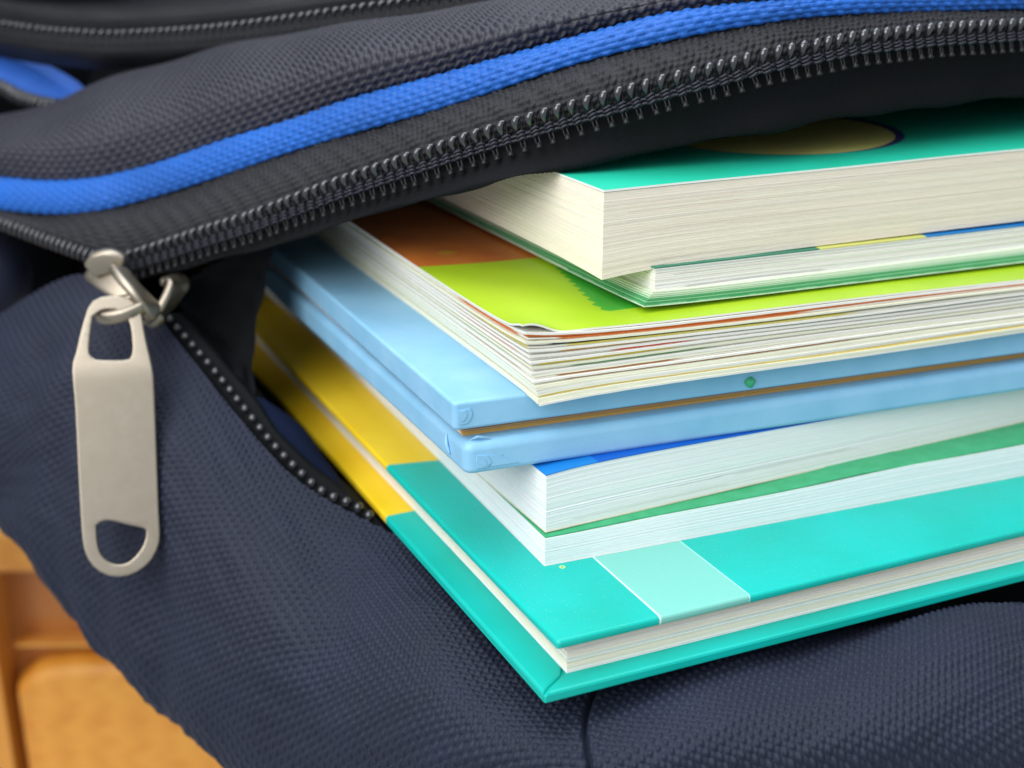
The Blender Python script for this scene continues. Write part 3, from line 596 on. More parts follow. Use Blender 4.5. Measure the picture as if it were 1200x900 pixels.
P = cx + (sup(np.cos(B), .7) * sup(np.cos(A), .8) * 15.5)[..., None] * RT + (sup(np.cos(B), .7) * sup(np.sin(A), .8) * 10)[..., None] * FH + (np.sin(B) * 12.5 + 0.0 * A)[..., None] * ZUP
u, v = arcs(P)
sheet('side_pocket', P, M_navy, bag, 0.2 * weave(u / 1.4, v / 1.4))

# inside of the bag: a pouch from the upper mouth to the lower mouth
n = 14
up = cr(HEM + FW * 12 + UPV * 2, n)
lowm = cr(np.concatenate([LTAPE[0][:8], np.array([(9, 52, -5), (24, 43, -6), (45, 34, -8.5), (66, 29, -10), (88, 22, -17), (110, 14, -25), (140, 5, -29), (195, -8, -31)])]), n)
LIN = []
for k in range(n):
    f = min(1.0, k / 3.0); g = f ** 0.6
    U0 = up[k]; L0 = lowm[k]
    zt = max(U0[2] + 8, 72 * g + 20 * (1 - g)); zl = min(L0[2] - 2, -9 * g + 8 * (1 - g))
    xk = U0[0] - 10 + 6 * g
    xb = np.interp(k, [0, 2, 4, 13], [-34, -22, -8, 200])
    yb = 140 + 118 * min(1, g * 1.15 + 0.2)
    LIN.append([U0, U0 * 0.65 + np.array([xb, yb, zt]) * 0.35 + ZUP * 4 * g, (xb, yb, zt), (xb, yb + 3, 0.5 * (zt + zl)), (xb, yb, zl), L0 * 0.65 + np.array([xb, yb, zl]) * 0.35 - ZUP * 1.0, L0])
LIN.append([np.array(p_) * np.array((0, .6, .35)) + np.array((206, 30, 18)) for p_ in LIN[-1]])
P = surf(np.array(LIN), 150, 140); u, v = arcs(P)
sheet('lining', P, M_lining, bag, None)

# a shading flap in the mouth corner, and the lining folded out beside the lower tape
P = surf(CSHADE, 60, 60); sheet('corner_shade_flap', P, M_lining, bag, 0.4 * wob(*arcs(P), 9, 77))  # dark flap added to shade the book ends and blacken this corner
P = surf(LFOLD, 60, 60); sheet('lining_fold', P, M_darkblue, bag, 0.2 * wob(*arcs(P), 9, 78))

# slider with bridge, ring and pull tab
sl = mesh_obj  # alias
def bar(name, path, wdir, w_, th, parent, mat=M_metal, nseg=28, rnd=0.45):
    """a flat metal bar of rounded section swept along a path; wdir = direction of its width"""
    p = cr(path, nseg); T = np.gradient(p, axis=0); T /= np.linalg.norm(T, axis=1, keepdims=True)
    w_ = np.interp(np.linspace(0, 1, nseg), np.linspace(0, 1, len(np.atleast_1d(w_))), np.atleast_1d(w_)) if np.ndim(w_) else np.full(nseg, w_)
    V = []; sec = []
    for q in range(16):
        a_ = 2 * np.pi * q / 16
        sec.append((sup(np.cos(a_), rnd), sup(np.sin(a_), rnd)))
    for k in range(nseg):
        W = np.array(wdir, float); W = W - T[k] * (W @ T[k]); W /= np.linalg.norm(W); H = np.cross(T[k], W)
        e = min(1, (min(k, nseg - 1 - k) + 0.35) / 1.6) ** 0.5
        for cx_, cy_ in sec: V.append(p[k] + W * cx_ * w_[k] / 2 * e + H * cy_ * th / 2 * e)
    F = []
    for k in range(nseg - 1):
        for q in range(16):
            q2 = (q + 1) % 16; F.append((k * 16 + q, k * 16 + q2, (k + 1) * 16 + q2, (k + 1) * 16 + q))
    F.append(tuple(range(16))[::-1]); F.append(tuple((nseg - 1) * 16 + q for q in range(16)))
    return mesh_obj(name, np.array(V), F, mat, parent)
W_ = world_pt
slider = bar('zipper_slider', [W_(112, 310, 267), W_(130, 328, 263), W_(152, 348, 261), W_(176, 370, 261), W_(190, 380, 262)], RT * 0.75 + UPV * 0.65, [7.5, 6.4, 5.0, 4.4, 3.4], 2.4, bag)
bar('top_plate', [W_(107, 316, 263), W_(116, 309, 262), W_(130, 306, 261.5), W_(146, 311, 262)], UPV * 0.9 - FW * 0.5, [3.4, 5.0, 5.0, 4.0], 2.6, slider)
bar('bridge', [W_(138, 314, 260.5), W_(146, 326, 258), W_(160, 342, 257), W_(174, 358, 258), W_(183, 372, 260)], FW + RT * 0.45, 4.4, 1.9, slider)
bar('flange', [W_(166, 372, 262), W_(178, 371, 262), W_(192, 360, 262.5), W_(203, 344, 263.5), W_(207, 331, 264.5), W_(197, 326, 266)], FW * 0.8 + UPV * 0.35 + RT * 0.35, 5.6, 1.9, slider)
ctr = W_(143, 362, 257.5)
ring = [ctr + 4.6 * math.cos(t_) * (RT * 0.97 + UPV * 0.18) + 3.0 * math.sin(t_) * (-FW * 0.85 - UPV * 0.55) for t_ in np.linspace(-0.5, 2 * np.pi - 0.55, 26)]
bar('pull_ring', ring, UPV * 0.8 - FW * 0.55, 2.9, 1.9, slider, nseg=44, rnd=0.7)

def flat_tab():
    O_ = W_(138, 525, 252.2); D = W_(140, 672, 254.5) - W_(136, 380, 256); D = D / np.linalg.norm(D)
    X = RT + FW * 0.26; X = X - D * (X @ D); X /= np.linalg.norm(X); Nn = np.cross(X, -D); Nn = Nn if Nn @ (CAM - O_) > 0 else -Nn
    sx, sy = 0.156, 0.166
    outer = [(104, 362), (110, 353), (122, 348), (140, 347), (154, 350), (163, 357), (168, 368), (173, 398), (180, 430), (182, 450), (184, 520), (186, 600), (187, 628), (184, 642), (175, 657), (160, 668), (142, 673), (122, 670), (106, 658), (98, 642), (95, 622), (92, 560), (89, 480), (86, 432), (90, 415), (97, 385)]
    h1 = [(110, 372), (107, 395), (106, 414), (111, 421), (120, 423), (150, 423), (156, 417), (157, 405), (155, 384), (150, 371), (140, 364), (122, 364)]
    h2 = [(112, 613), (118, 609), (128, 608), (150, 614), (166, 618), (170, 620), (169, 632), (162, 645), (150, 656), (138, 659), (126, 655), (117, 646), (113, 632)]
    cu = bpy.data.curves.new('tab', 'CURVE'); cu.dimensions = '2D'; cu.fill_mode = 'BOTH'
    for poly in (outer, h1, h2):
        pts = np.array([((x_ - 138) * sx, -(y_ - 525) * sy, 0) for x_, y_ in poly])
        pts = cr(np.concatenate([pts, pts[:1]]), 70 if poly is outer else 36)[:-1]
        sp = cu.splines.new('POLY'); sp.points.add(len(pts) - 1); sp.use_cyclic_u = True
        for k, p in enumerate(pts): sp.points[k].co = (p[0], p[1], 0, 1)
    cu.extrude = 0.4; cu.bevel_depth = 0.36; cu.bevel_resolution = 3; cu.offset = -0.34
    tmp = bpy.data.objects.new('tmp', cu); COL.objects.link(tmp)
    dg = bpy.context.evaluated_depsgraph_get()
    me = bpy.data.meshes.new_from_object(tmp.evaluated_get(dg))
    V = np.array([v_.co[:] for v_ in me.vertices]); F = [tuple(p.vertices) for p in me.polygons]
    bpy.data.objects.remove(tmp, do_unlink=True); bpy.data.curves.remove(cu); bpy.data.meshes.remove(me)
    # the neck of the tab is bent back a little above the shoulder
    yb = -(436 - 525) * sy
    bend = np.clip(V[:, 1] - yb - 0.06 * V[:, 0], 0, None)
    V[:, 2] -= 0.20 * bend
    P = O_ + V[:, :1] * X - V[:, 1:2] * D + V[:, 2:] * Nn
    o = mesh_obj('pull_tab', P, F, M_metal, slider, smooth=True)
    bm = bmesh.new(); bm.from_mesh(o.data); bmesh.ops.remove_doubles(bm, verts=bm.verts, dist=1e-6); bm.to_mesh(o.data); bm.free()
    o.data.polygons.foreach_set('use_smooth', np.ones(len(o.data.polygons), bool))
    m = o.modifiers.new('wn', 'WEIGHTED_NORMAL')
    return o
flat_tab()

# ------------------------------------------------------------------ the books, bottom to top
GRP = 'school books stacked in the bag mouth'
# 1. teal and yellow hardback
b1 = empty('hardback_book', (0, 0, 0), 'teal hardback with yellow end and pale mint rectangle, bottom of the stack', 'book', GRP)
def teal_mat(name, ysplit, slope, rect):
    t = NT(name, 0.40, 0.35); x, y, z = t.xyz()
    line = t.math('ADD', t.math('MULTIPLY', x, slope), ysplit)
    ye = t.math('GREATER_THAN', y, line)
    teal = t.mix(t.rng(t.noise(0.05, 3), 0.35, 0.65, 0, 1), (0.001, 0.43, 0.35), (0.001, 0.49, 0.43))
    yel = t.mix(t.rng(t.noise(0.06, 3), 0.35, 0.65, 0, 1), (0.86, 0.57, 0.012), (0.90, 0.64, 0.025))
    c = t.mix(ye, teal, yel)
    if rect:
        inx = t.math('MULTIPLY', t.math('GREATER_THAN', x, 20.0), t.math('LESS_THAN', x, 35.8))
        iny = t.math('LESS_THAN', y, 40)
        c = t.mix(t.math('MULTIPLY', inx, iny), c, (0.19, 0.56, 0.48))
        ln = t.math('MULTIPLY', t.math('LESS_THAN', t.math('ABSOLUTE', t.math('SUBTRACT', x, 20.0)), 0.17), iny)
        c = t.mix(ln, c, (0.62, 0.82, 0.76))
        ln = t.math('MULTIPLY', t.math('LESS_THAN', t.math('ABSOLUTE', t.math('SUBTRACT', x, 35.8)), 0.10), iny)
        c = t.mix(ln, c, (0.40, 0.76, 0.68))
        dxm = t.math('SUBTRACT', x, 13.9); dym = t.math('SUBTRACT', y, 21.5)
        rm = t.math('ADD', t.math('MULTIPLY', dxm, dxm), t.math('MULTIPLY', t.math('MULTIPLY', dym, dym), 1.0))
        c = t.mix(t.math('MULTIPLY', t.math('LESS_THAN', rm, 0.25), t.math('GREATER_THAN', rm, 0.06)), c, (0.66, 0.70, 0.10))
        # fine pale speckle: highlight grain of the cover painted into its colour
        sp = t.math('GREATER_THAN', t.noise(4.5, 1), 0.735)
        c = t.mix(t.math('MULTIPLY', sp, 0.55), c, (0.45, 0.85, 0.78))
    t.col(c); t.bump(t.noise(5.0, 3), 0.10, 0.08)
    t.inp('Coat Weight', 0.08); t.inp('Coat Roughness', 0.3)
    return t.m
M_tl = teal_mat('teal_lower_cover', 64.2, 0.0, False); M_tu = teal_mat('teal_upper_cover', 71.9, -0.22, True)
qa = quad_of((0, 0), -1.7, 90.5, 170, 230)
board('lower_cover', qa, 0, 1.25, 0.2, M_tl, b1, cr_=0.4)
# cloth turned in over the lower board: two strips meeting in a mitre at the corner
def strip(name, poly, z0, z1, mat, parent, r=0.22):
    poly = np.array([(p[0], p[1], 0.0) for p in poly], float); n_ = len(poly); c = poly.mean(0)
    def ins(d):
        out = []
        for k in range(n_):
            e1 = poly[k] - poly[k - 1]; e2 = poly[(k + 1) % n_] - poly[k]
            e1 /= np.linalg.norm(e1); e2 /= np.linalg.norm(e2)
            n1 = np.array([-e1[1], e1[0], 0]); n2 = np.array([-e2[1], e2[0], 0])
            m_ = (n1 + n2) / max(0.2, 1 + n1 @ n2); out.append(poly[k] + m_ * d)
        return np.array(out)
    V = []
    for d, z in ((0, z0), (0, z1 - r), (r * 0.3, z1 - r * 0.3), (r, z1)):
        o = ins(d); o[:, 2] = z; V.append(o)
    V = np.concatenate(V); F = []
    for k in range(3):
        for i in range(n_):
            j = (i + 1) % n_; F.append((k * n_ + i, k * n_ + j, (k + 1) * n_ + j, (k + 1) * n_ + i))
    F.append(tuple(range(n_))[::-1]); F.append(tuple(3 * n_ + i for i in range(n_)))
    return mesh_obj(name, V, F, mat, parent, smooth=False)
strip('turn_in', [(0.28, -0.06), (169.8, -5.09), (170, 4), (7.2, 6.9), (4.6, 3.3), (1.6, 1.3)], 0.3, 1.72, M_tl, b1, 0.45)
strip('turn_in', [(-0.06, 0.28), (1.35, 1.55), (4.3, 3.45), (6.9, 7.1), (7.0, 225), (-2.03, 225)], 0.3, 1.68, M_tl, b1, 0.45)
def teal_special(fz, s, r):
    c = [(0.80, 0.72, 0.62), (0.82, 0.76, 0.72), (0.60, 0.72, 0.76) if r.random() < .4 else (0.82, 0.78, 0.66), (0.84, 0.77, 0.62), (0.82, 0.81, 0.78)][min(4, int((1 - fz) * 4.6 + r.uniform(-.3, .5)))] if s is not None else None
    return (np.ones(len(s), bool), np.array(c) * r.uniform(0.92, 1.05))
pages('page_block', quad_of((5.3, 3.4), -1.9, 90.3, 165, 220), 1.72, 6.98, 30, b1, base=(0.78, 0.74, 0.68), special=teal_special, seed=3, depth=0.14, jag=0.12)
board('upper_cover', quad_of((2.85, 1.85), -1.45, 90.4, 170, 230), 7.0, 8.6, 0.6, M_tu, b1, cr_=0.7)

# 2. two white-edged paperbacks
b2 = empty('paperback_book', (11.5, 23.0, 8.6), 'thin white paperback with green cover lying on the teal hardback', 'book', GRP)
M_grn = plain_print('green_card', (0.035, 0.36, 0.15), (0.06, 0.43, 0.20), 0.45)
def warp2(V):
    V = V.copy(); x = V[:, 0] - 11; V[:, 2] += np.clip((V[:, 2] - 8.7) / 5, 0, 1) * (0.017 * np.clip(x, 0, 200) + 0.10 * np.sin(x / 9.0) + 0.22 * np.exp(-((x - 70) / 9) ** 2)) * np.clip(x / 20, 0, 1); return V
pages('page_block', quad_of((11.5, 23.0), -4.1, 89.0, 165, 190), 8.7, 13.4, 30, b2, base=(0.79, 0.82, 0.83), var=0.010, seed=5, depth=0.03, jag=0.025, long_var=0.015, warp=warp2)
leaf('cover', quad_of((11.5, 23.0), -4.1, 89.0, 165, 190), lambda X, Y: 13.42 + 0.017 * X + np.clip(X / 20, 0, 1) * (0.10 * np.sin(X / 9.0) + 0.22 * np.exp(-((X - 59) / 9) ** 2)) + 0 * Y, 0.22, M_grn, b2, inset=(0.2, 0.25), nx=40)
t_w = plain_print('white_card', (0.74, 0.76, 0.76), (0.80, 0.81, 0.80), 0.4)
leaf('cover', quad_of((11.4, 22.9), -4.1, 89.0, 165, 190), lambda X, Y: 8.62 + 0 * X, 0.06, t_w, b2)

b3 = empty('paperback_book', (12.0, 22.8, 13.8), 'thicker white paperback with bright blue cover under the wrapped blue book', 'book', GRP)
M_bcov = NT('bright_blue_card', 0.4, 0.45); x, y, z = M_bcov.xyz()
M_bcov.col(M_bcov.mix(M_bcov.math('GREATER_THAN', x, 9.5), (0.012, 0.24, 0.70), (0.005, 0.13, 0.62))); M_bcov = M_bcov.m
def warp3(V):
    V = V.copy(); x = V[:, 0] - 12; f = np.clip((V[:, 2] - 14.0) / 9.8, 0, 1)
    V[:, 2] += f * (1.0 * (1 - np.exp(-np.clip(x, 0, 200) / 8)) - 0.018 * np.clip(x, 0, 200)) + (1 - f) * 0.014 * np.clip(x, 0, 200); return V
def sp3(fz, s, r):
    if r.random() < 0.12:
        a0 = r.uniform(0, 40); return (s > a0) & (s < a0 + r.uniform(5, 30)), np.array((0.60, 0.63, 0.58))
    return None
pages('page_block', quad_of((12.3, 24.3), -0.2, 91.6, 165, 190), 14.0, 23.8, 46, b3, base=(0.79, 0.82, 0.81), var=0.010, seed=7, depth=0.03, jag=0.025, long_var=0.015, special=sp3, warp=warp3)
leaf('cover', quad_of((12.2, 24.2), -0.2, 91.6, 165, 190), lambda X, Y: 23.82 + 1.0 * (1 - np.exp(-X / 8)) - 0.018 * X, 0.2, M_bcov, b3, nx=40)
M_cream = plain_print('cream_card', (0.66, 0.62, 0.45), (0.74, 0.72, 0.60), 0.5)
leaf('cover', quad_of((12.2, 24.2), -0.2, 91.6, 165, 190), lambda X, Y: 13.82 + 0.014 * X, 0.18, M_cream, b3)

# 3. hardback wrapped in light blue paper
b4 = empty('wrapped_book', (0, 29.5, 24.6), 'thick book wrapped in pale blue paper with folded corners', 'book', GRP)
t = NT('pale_blue_wrap', 0.46, 0.45); t.col(t.mix(t.rng(t.noise(0.12, 4), 0.3, 0.7, 0, 1), (0.22, 0.48, 0.70), (0.28, 0.54, 0.76)))
t.bump(t.noise(0.9, 4, (1, 0.35, 1)), 0.16, 0.35); t.inp('Coat Weight', 0.06); t.inp('Coat Roughness', 0.3); M_wrap = t.m
def warp4(V):
    V = V.copy(); x = V[:, 0]; V[:, 2] -= np.clip(x, 0, 300) * 0.006; return V
board('lower_cover', quad_of((0.0, 27.9), -4.3, 90.1, 170, 205), 24.6, 29.9, 1.5, M_wrap, b4, cr_=1.8, segs=8, warp=warp4, r0=1.0)
def sp4(fz, s, r):
    c = (0.58, 0.36, 0.20) if fz > 0.33 else (0.62, 0.36, 0.10)
    m = s > -0.5
    return (m, np.array(c) * r.uniform(0.9, 1.08))
pages('page_block', quad_of((1.0, 31.3), -4.5, 89.6, 170, 200), 29.6, 32.3, 14, b4, base=(0.80, 0.60, 0.45), var=0.12, seed=9, depth=0.12, jag=0.2, special=sp4, warp=warp4)
board('upper_cover', quad_of((-1.3, 29.2), -4.7, 89.3, 170, 205), 31.9, 36.6, 0.6, M_wrap, b4, cr_=1.0, segs=6, warp=warp4)
# folded paper at the two corners: narrow raised pleats that hug the boards
def pleat(pts, r0, flat=0.45):
    p = cr(np.array(pts, float), 26)
    V_, F_ = tube(p, r0 * np.sin(np.linspace(0.25, np.pi - 0.25, 26)) ** 0.5, 8)
    mesh_obj('paper_fold', V_, F_, M_wrap, b4)
e = dirv(-4.6)
def fp(s, z, out=0.0, c=(-1.3, 29.2)): return np.array([c[0], c[1], 0]) + e * s - dirv(85.4) * out + ZUP * z
def patch(pts, out, th=0.16):
    f0 = [fpp(s_, z_, out) for s_, z_ in pts]; f1 = [fpp(s_, z_, out - th - 0.3) for s_, z_ in pts]; n_ = len(pts)
    F_ = [tuple(range(n_)), tuple(range(2 * n_ - 1, n_ - 1, -1))] + [(i, (i + 1) % n_ , n_ + (i + 1) % n_, n_ + i) for i in range(n_)]
    mesh_obj('paper_fold', np.array(f0 + f1), F_, M_wrap, b4, smooth=False)
fpp = fp
def smooth_poly(p, n_=26):
    p = np.array([(a_, b_, 0) for a_, b_ in p], float); q = cr(np.concatenate([p, p[:1]]), n_)[:-1]; return [(a_[0], a_[1]) for a_ in q]
patch(smooth_poly([(0.75, 35.3), (0.62, 34.2), (0.8, 33.1), (2.0, 33.05), (2.75, 33.8), (2.95, 34.8), (2.5, 35.35)]), 0.2)
patch(smooth_poly([(1.05, 35.15), (0.95, 34.3), (1.3, 33.5), (1.8, 33.9), (2.05, 34.6), (1.8, 35.2)]), 0.34)
pleat([fp(0.8, 36.45, -0.9), fp(1.6, 36.5, -0.75), fp(2.5, 36.05, -0.35), fp(2.9, 35.3, 0.02)], 0.13)
def fl(s, z, out=0.0): return fp(s, z, out + 0.12, (0.0, 27.9))
fpp = fl
patch([(1.9, 28.0), (1.75, 27.0), (1.9, 25.8), (3.5, 25.7), (4.2, 26.5), (3.6, 27.6)], 0.2)
patch([(2.4, 27.5), (2.5, 26.4), (2.9, 25.9), (3.4, 26.3), (3.1, 27.2)], 0.36)
patch([(3.3, 27.9), (5.0, 27.4), (6.6, 26.6), (8.8, 25.75), (4.2, 25.7)], 0.04)
pleat([fl(2.2, 29.7, -1.6), fl(3.6, 29.3, -1.1), fl(5.0, 28.4, -0.45), fl(6.2, 27.2, -0.1)], 0.15)
pleat([fl(1.2, 29.7, -2.0), fl(1.6, 29.1, -0.9), fl(1.75, 28.2, -0.3)], 0.16)
pleat([(-0.1, 35.2, 29.0), (-0.35, 34.6, 27.6), (-0.2, 33.8, 26.2)], 0.3)
V_ = [fl(1.2, 29.9, -1.7), fl(2.2, 30.9, -0.9), fl(4.6, 30.15, -1.0), fl(3.2, 29.8, -1.6), fl(2.3, 30.6, -0.75)]
V_ = np.array(V_ + [v_ - ZUP * 0.18 for v_ in V_])
mesh_obj('paper_fold', V_, [(0, 1, 3), (1, 2, 3), (0, 4, 1), (1, 4, 2), (5, 8, 6), (6, 8, 7), (0, 3, 8, 5), (3, 2, 7, 8), (2, 1, 6, 7), (1, 0, 5, 6)], M_wrap, b4, smooth=False)

V_, F_ = tube([(50.5, 25.6, 33.0), (50.6, 25.1, 33.2), (50.7, 24.9, 33.5), (50.8, 25.3, 34.0)], [0.6, 1.1, 1.0, 0.4], 10)
mesh_obj('sticker_blob', V_, F_, M_grn, b4, label='small green blob stuck on the front edge')

# 4. thumbed magazine stack with lime cover: loose leaves that splay at the corner
b5 = empty('workbook', (10.7, 23.6, 36.6), 'dog-eared workbook with lime green and orange cover and splayed pages', 'book', GRP)
r5 = np.random.default_rng(21)
C5 = (10.7, 23.6); nleaf = 27
zs = np.linspace(36.55, 46.6, nleaf + 1)
SPC = {3: (0.78, 0.60, 0.15), 8: (0.55, 0.22, 0.10), 10: (0.42, 0.20, 0.09), 13: (0.20, 0.42, 0.20), 15: (0.80, 0.62, 0.05), 17: (0.75, 0.12, 0.08), 19: (0.80, 0.42, 0.08), 21: (0.70, 0.62, 0.15), 22: (0.02, 0.02, 0.03), 24: (0.72, 0.20, 0.05), 25: (0.70, 0.17, 0.03)}
def lift(k, X, Y):
    f = k / nleaf
    return (1.3 * f ** 2.2) * np.exp(-(X + Y * 0.8) / 7.0) - 0.55 * np.exp(-(X + Y) / 6.0) * (1 - f) + 0.10 * np.sin(X / 14.0 + k * 0.35) * np.clip(X / 12, 0, 1) - f * 0.010 * np.clip(X, 0, 120)
for k in range(nleaf):
    f = k / nleaf
    th = (zs[k + 1] - zs[k]) * r5.uniform(0.92, 0.99)
    ox = -1.9 * f + r5.uniform(-0.16, 0.2) + (0.5 if k in SPC else 0); oy = 2.6 * f * (1 - 0.35 * f) + r5.uniform(-0.13, 0.16) + (0.45 if k in SPC else 0)
    g = r5.uniform(0.90, 1.03); c = np.array((0.82, 0.81, 0.74)) * g
    if r5.random() < 0.3: c = c * np.array((0.99, 1.0, 0.86))
    if k in SPC: c = np.array(SPC[k]); th *= 0.75
    ang = r5.uniform(-0.35, 0.35)
    z0k = zs[k] - 0.0
    cf = None; cb = np.array((0.82, 0.81, 0.74)) * g
    if k in SPC:
        a0, a1 = ((0, 200) if k in (25, 3) else (r5.uniform(0, 14), r5.uniform(18, 60))); y0 = r5.uniform(0, 12)
        cf = lambda X, Y, a0=a0, a1=a1, y0=y0, cc=np.array(SPC[k]), k=k: ((((Y < 1.0) & (X >= a0) & (X <= a1)) | ((X < 1.0) & (Y > y0) & (Y < y0 + 22))), cc)
        c = cb
    leaf('page', quad_of((C5[0] + ox, C5[1] + oy), -3.9 + ang * 0.5, 89.6 + ang * 0.4, 165, 185), lambda X, Y, k=k, z0k=z0k: z0k + lift(k, X, Y) + 0.02 * np.sin(X * 0.9 + k) * np.exp(-Y), th, M_paper, b5, color=np.clip(c, 0, 1), nx=44, ny=34, cfun=cf)
t = NT('lime_cover', 0.38, 0.45); x, y, z = t.xyz()
yl = t.math('ADD', t.math('MULTIPLY', x, -0.17), 45.2); yl = t.math('ADD', yl, t.math('MULTIPLY', t.math('MULTIPLY', x, x), 0.004))
org = t.math('GREATER_THAN', y, yl)
lime = t.mix(t.rng(t.noise(0.05, 2), 0.3, 0.7, 0, 1), (0.36, 0.56, 0.008), (0.43, 0.63, 0.02))
orange = t.mix(t.rng(t.noise(0.12, 3), 0.35, 0.65, 0, 1), (0.58, 0.15, 0.025), (0.68, 0.21, 0.035))
c = t.mix(org, lime, orange)
# the zigzag leaf shape at the right of the cover
saw = t.math('PINGPONG', t.math('ADD', y, t.math('MULTIPLY', x, 0.35)), 1.5)
edge = t.math('ADD', t.math('ADD', t.math('MULTIPLY', t.math('ABSOLUTE', t.math('SUBTRACT', y, 11.0)), 0.21), 15.3), t.math('MULTIPLY', saw, 0.75))
leafm = t.math('MULTIPLY', t.math('GREATER_THAN', x, edge), t.math('GREATER_THAN', y, 8.2))
leafm = t.math('MULTIPLY', leafm, t.math('LESS_THAN', y, 38.0))
c = t.mix(leafm, c, (0.05, 0.40, 0.035))
# small yellow motif in the orange
dx = t.math('DIVIDE', t.math('SUBTRACT', x, 7.0), 1.8); dy = t.math('DIVIDE', t.math('SUBTRACT', y, 53.0), 1.6)
mot = t.math('LESS_THAN', t.math('ADD', t.math('MULTIPLY', dx, dx), t.math('MULTIPLY', dy, dy)), t.math('MULTIPLY', t.noise(0.8, 2), 2.0))
c = t.mix(t.math('MULTIPLY', mot, 0.6), c, (0.62, 0.42, 0.03))
# the cover's cut edge and underside are bare white board
gn = t.n.new('ShaderNodeNewGeometry'); sz = t.n.new('ShaderNodeSeparateXYZ'); t.link(gn.outputs['Normal'], sz.inputs[0])
c = t.mix(t.math('GREATER_THAN', sz.outputs[2], 0.45), (0.80, 0.78, 0.70), c)
t.col(c); t.inp('Coat Weight', 0.25); t.inp('Coat Roughness', 0.3); t.bump(t.noise(0.25, 3), 0.1, 0.5); M_lime = t.m
def ztop(X, Y):
    k = nleaf
    return 46.75 + lift(k, X, Y) + 1.0 * np.exp(-((X - 2.0) / 3.0) ** 2 - ((Y - 0.5) / 2.6) ** 2) - 0.35 * np.exp(-((X - 6.0) / 3.5) ** 2 - (Y / 3.0) ** 2)
leaf('cover', quad_of((C5[0] - 2.1, C5[1] + 1.9), -3.9, 89.6, 165, 187), ztop, 0.32, M_lime, b5, nx=70, ny=60)

# 5. green softcover exercise book
b6 = empty('exercise_book', (31.8, 28.6, 47.0), 'thin exercise book with green covers squeezed under the thick top book', 'book', GRP)
ZB = 46.95
def zb6(X, Y): return ZB + 0.55 - 0.010 * np.clip(X, 0, 120) + 0.35 * np.exp(-(X + Y) / 9)
t = NT('green_cover', 0.42, 0.45); x, y, z = t.xyz()
mt = t.rng(t.noise(0.28, 3), 0.42, 0.62, 0, 1)
gcol = t.mix(mt, (0.055, 0.34, 0.10), (0.30, 0.56, 0.34))
c = t.mix(t.math('GREATER_THAN', y, 25.5), gcol, (0.72, 0.70, 0.62))
t.col(c); t.bump(t.noise(2.0, 3), 0.08, 0.1); M_g6 = t.m
M_whiteedge = plain_print('pale_green_board', (0.50, 0.66, 0.52), (0.62, 0.74, 0.62), 0.5)
leaf('cover', quad_of((31.6, 28.4), -2.0, 91.0, 180, 180), zb6, 0.16, M_whiteedge, b6, nx=34, ny=34)
gl = [(0.075, 0.36, 0.15), (0.20, 0.50, 0.26), (0.09, 0.38, 0.16), (0.34, 0.58, 0.38), (0.55, 0.70, 0.52), (0.62, 0.74, 0.58), (0.70, 0.76, 0.62)]
leaf('endpaper', quad_of((31.75, 28.5), -2.0, 91.0, 180, 180), lambda X, Y: zb6(X, Y) + 0.17, 0.10, M_g6, b6, nx=34, ny=34)
for k in range(7):
    o_ = 0.75 * k * 0.42
    leaf('page', quad_of((31.9 + o_ * 0.95, 28.7 + 0.10 * k), -2.0 + 0.12 * k, 91.0 + 0.25 * k, 178, 178), lambda X, Y, k=k: zb6(X, Y) + 0.28 + 0.26 * k, 0.2, M_paper, b6, color=np.array(gl[k]) * (0.95 + 0.1 * (k % 2)), nx=34, ny=34)
def warp6(V):
    V = V.copy(); X = V[:, 0] - 33; f = np.clip((V[:, 2] - 49) / 4, 0, 1)
    V[:, 2] += -0.010 * np.clip(X, 0, 120) * 1.0 + 0.2 * np.sin(X / 11) * np.clip(X / 20, 0, 1) * (1 - f); return V
def sp6(fz, s, r):
    if r.random() < 0.25: return (s > r.uniform(0, 8)) & (s < r.uniform(15, 70)), np.array((0.60, 0.58, 0.55))
    return None
pages('page_block', quad_of((34.6, 30.3), -1.2, 92.0, 175, 175), 49.3, 53.33, 16, b6, base=(0.80, 0.79, 0.76), var=0.03, seed=13, depth=0.10, jag=0.12, special=sp6, warp=warp6)
t = NT('blue_yellow_cover', 0.4, 0.45); x, y, z = t.xyz()
c = t.mix(t.math('GREATER_THAN', x, 35.0), (0.035, 0.22, 0.14), (0.66, 0.66, 0.18)); c = t.mix(t.math('GREATER_THAN', x, 58.0), c, (0.010, 0.20, 0.55))
t.col(c); M_by = t.m
leaf('cover', quad_of((34.5, 30.45), -1.2, 92.0, 175, 175), lambda X, Y: 53.35 - 0.010 * np.clip(X, 0, 120), 0.2, M_by, b6, nx=34, ny=30)

# 6. thick cream-paged book on top
b7 = empty('thick_book', (25.5, 31.5, 53.0), 'thick cream-paged book with green cover and pale yellow circle, top of the stack', 'book', GRP)
def warp7(V):
    V = V.copy(); X = V[:, 0] - 25.5; Y = V[:, 1] - 31.5; f = 1 - np.clip((V[:, 2] - 53.0) / 13.8, 0, 1)
    V[:, 2] += f * (-0.75 * np.exp(-np.abs(X) / 9.0 - np.abs(Y) / 14) + 0.55 * (1 - np.exp(-np.abs(X) / 12.0)) - 0.0035 * X)
    return V
def sp7(fz, s, r):
    if r.random() < 0.15:
        a0 = r.uniform(-20, 60); return (s > a0) & (s < a0 + r.uniform(10, 50)), np.array((0.73, 0.67, 0.55))
    return None
pages('page_block', quad_of((25.5, 31.5), -1.0, 90.9, 180, 180), 53.0, 66.35, 96, b7, base=(0.83, 0.775, 0.66), var=0.022, seed=17, depth=0.07, jag=0.03, long_var=0.02, special=sp7, warp=warp7)
t = NT('green_circle_cover', 0.42, 0.45); x, y, z = t.xyz()
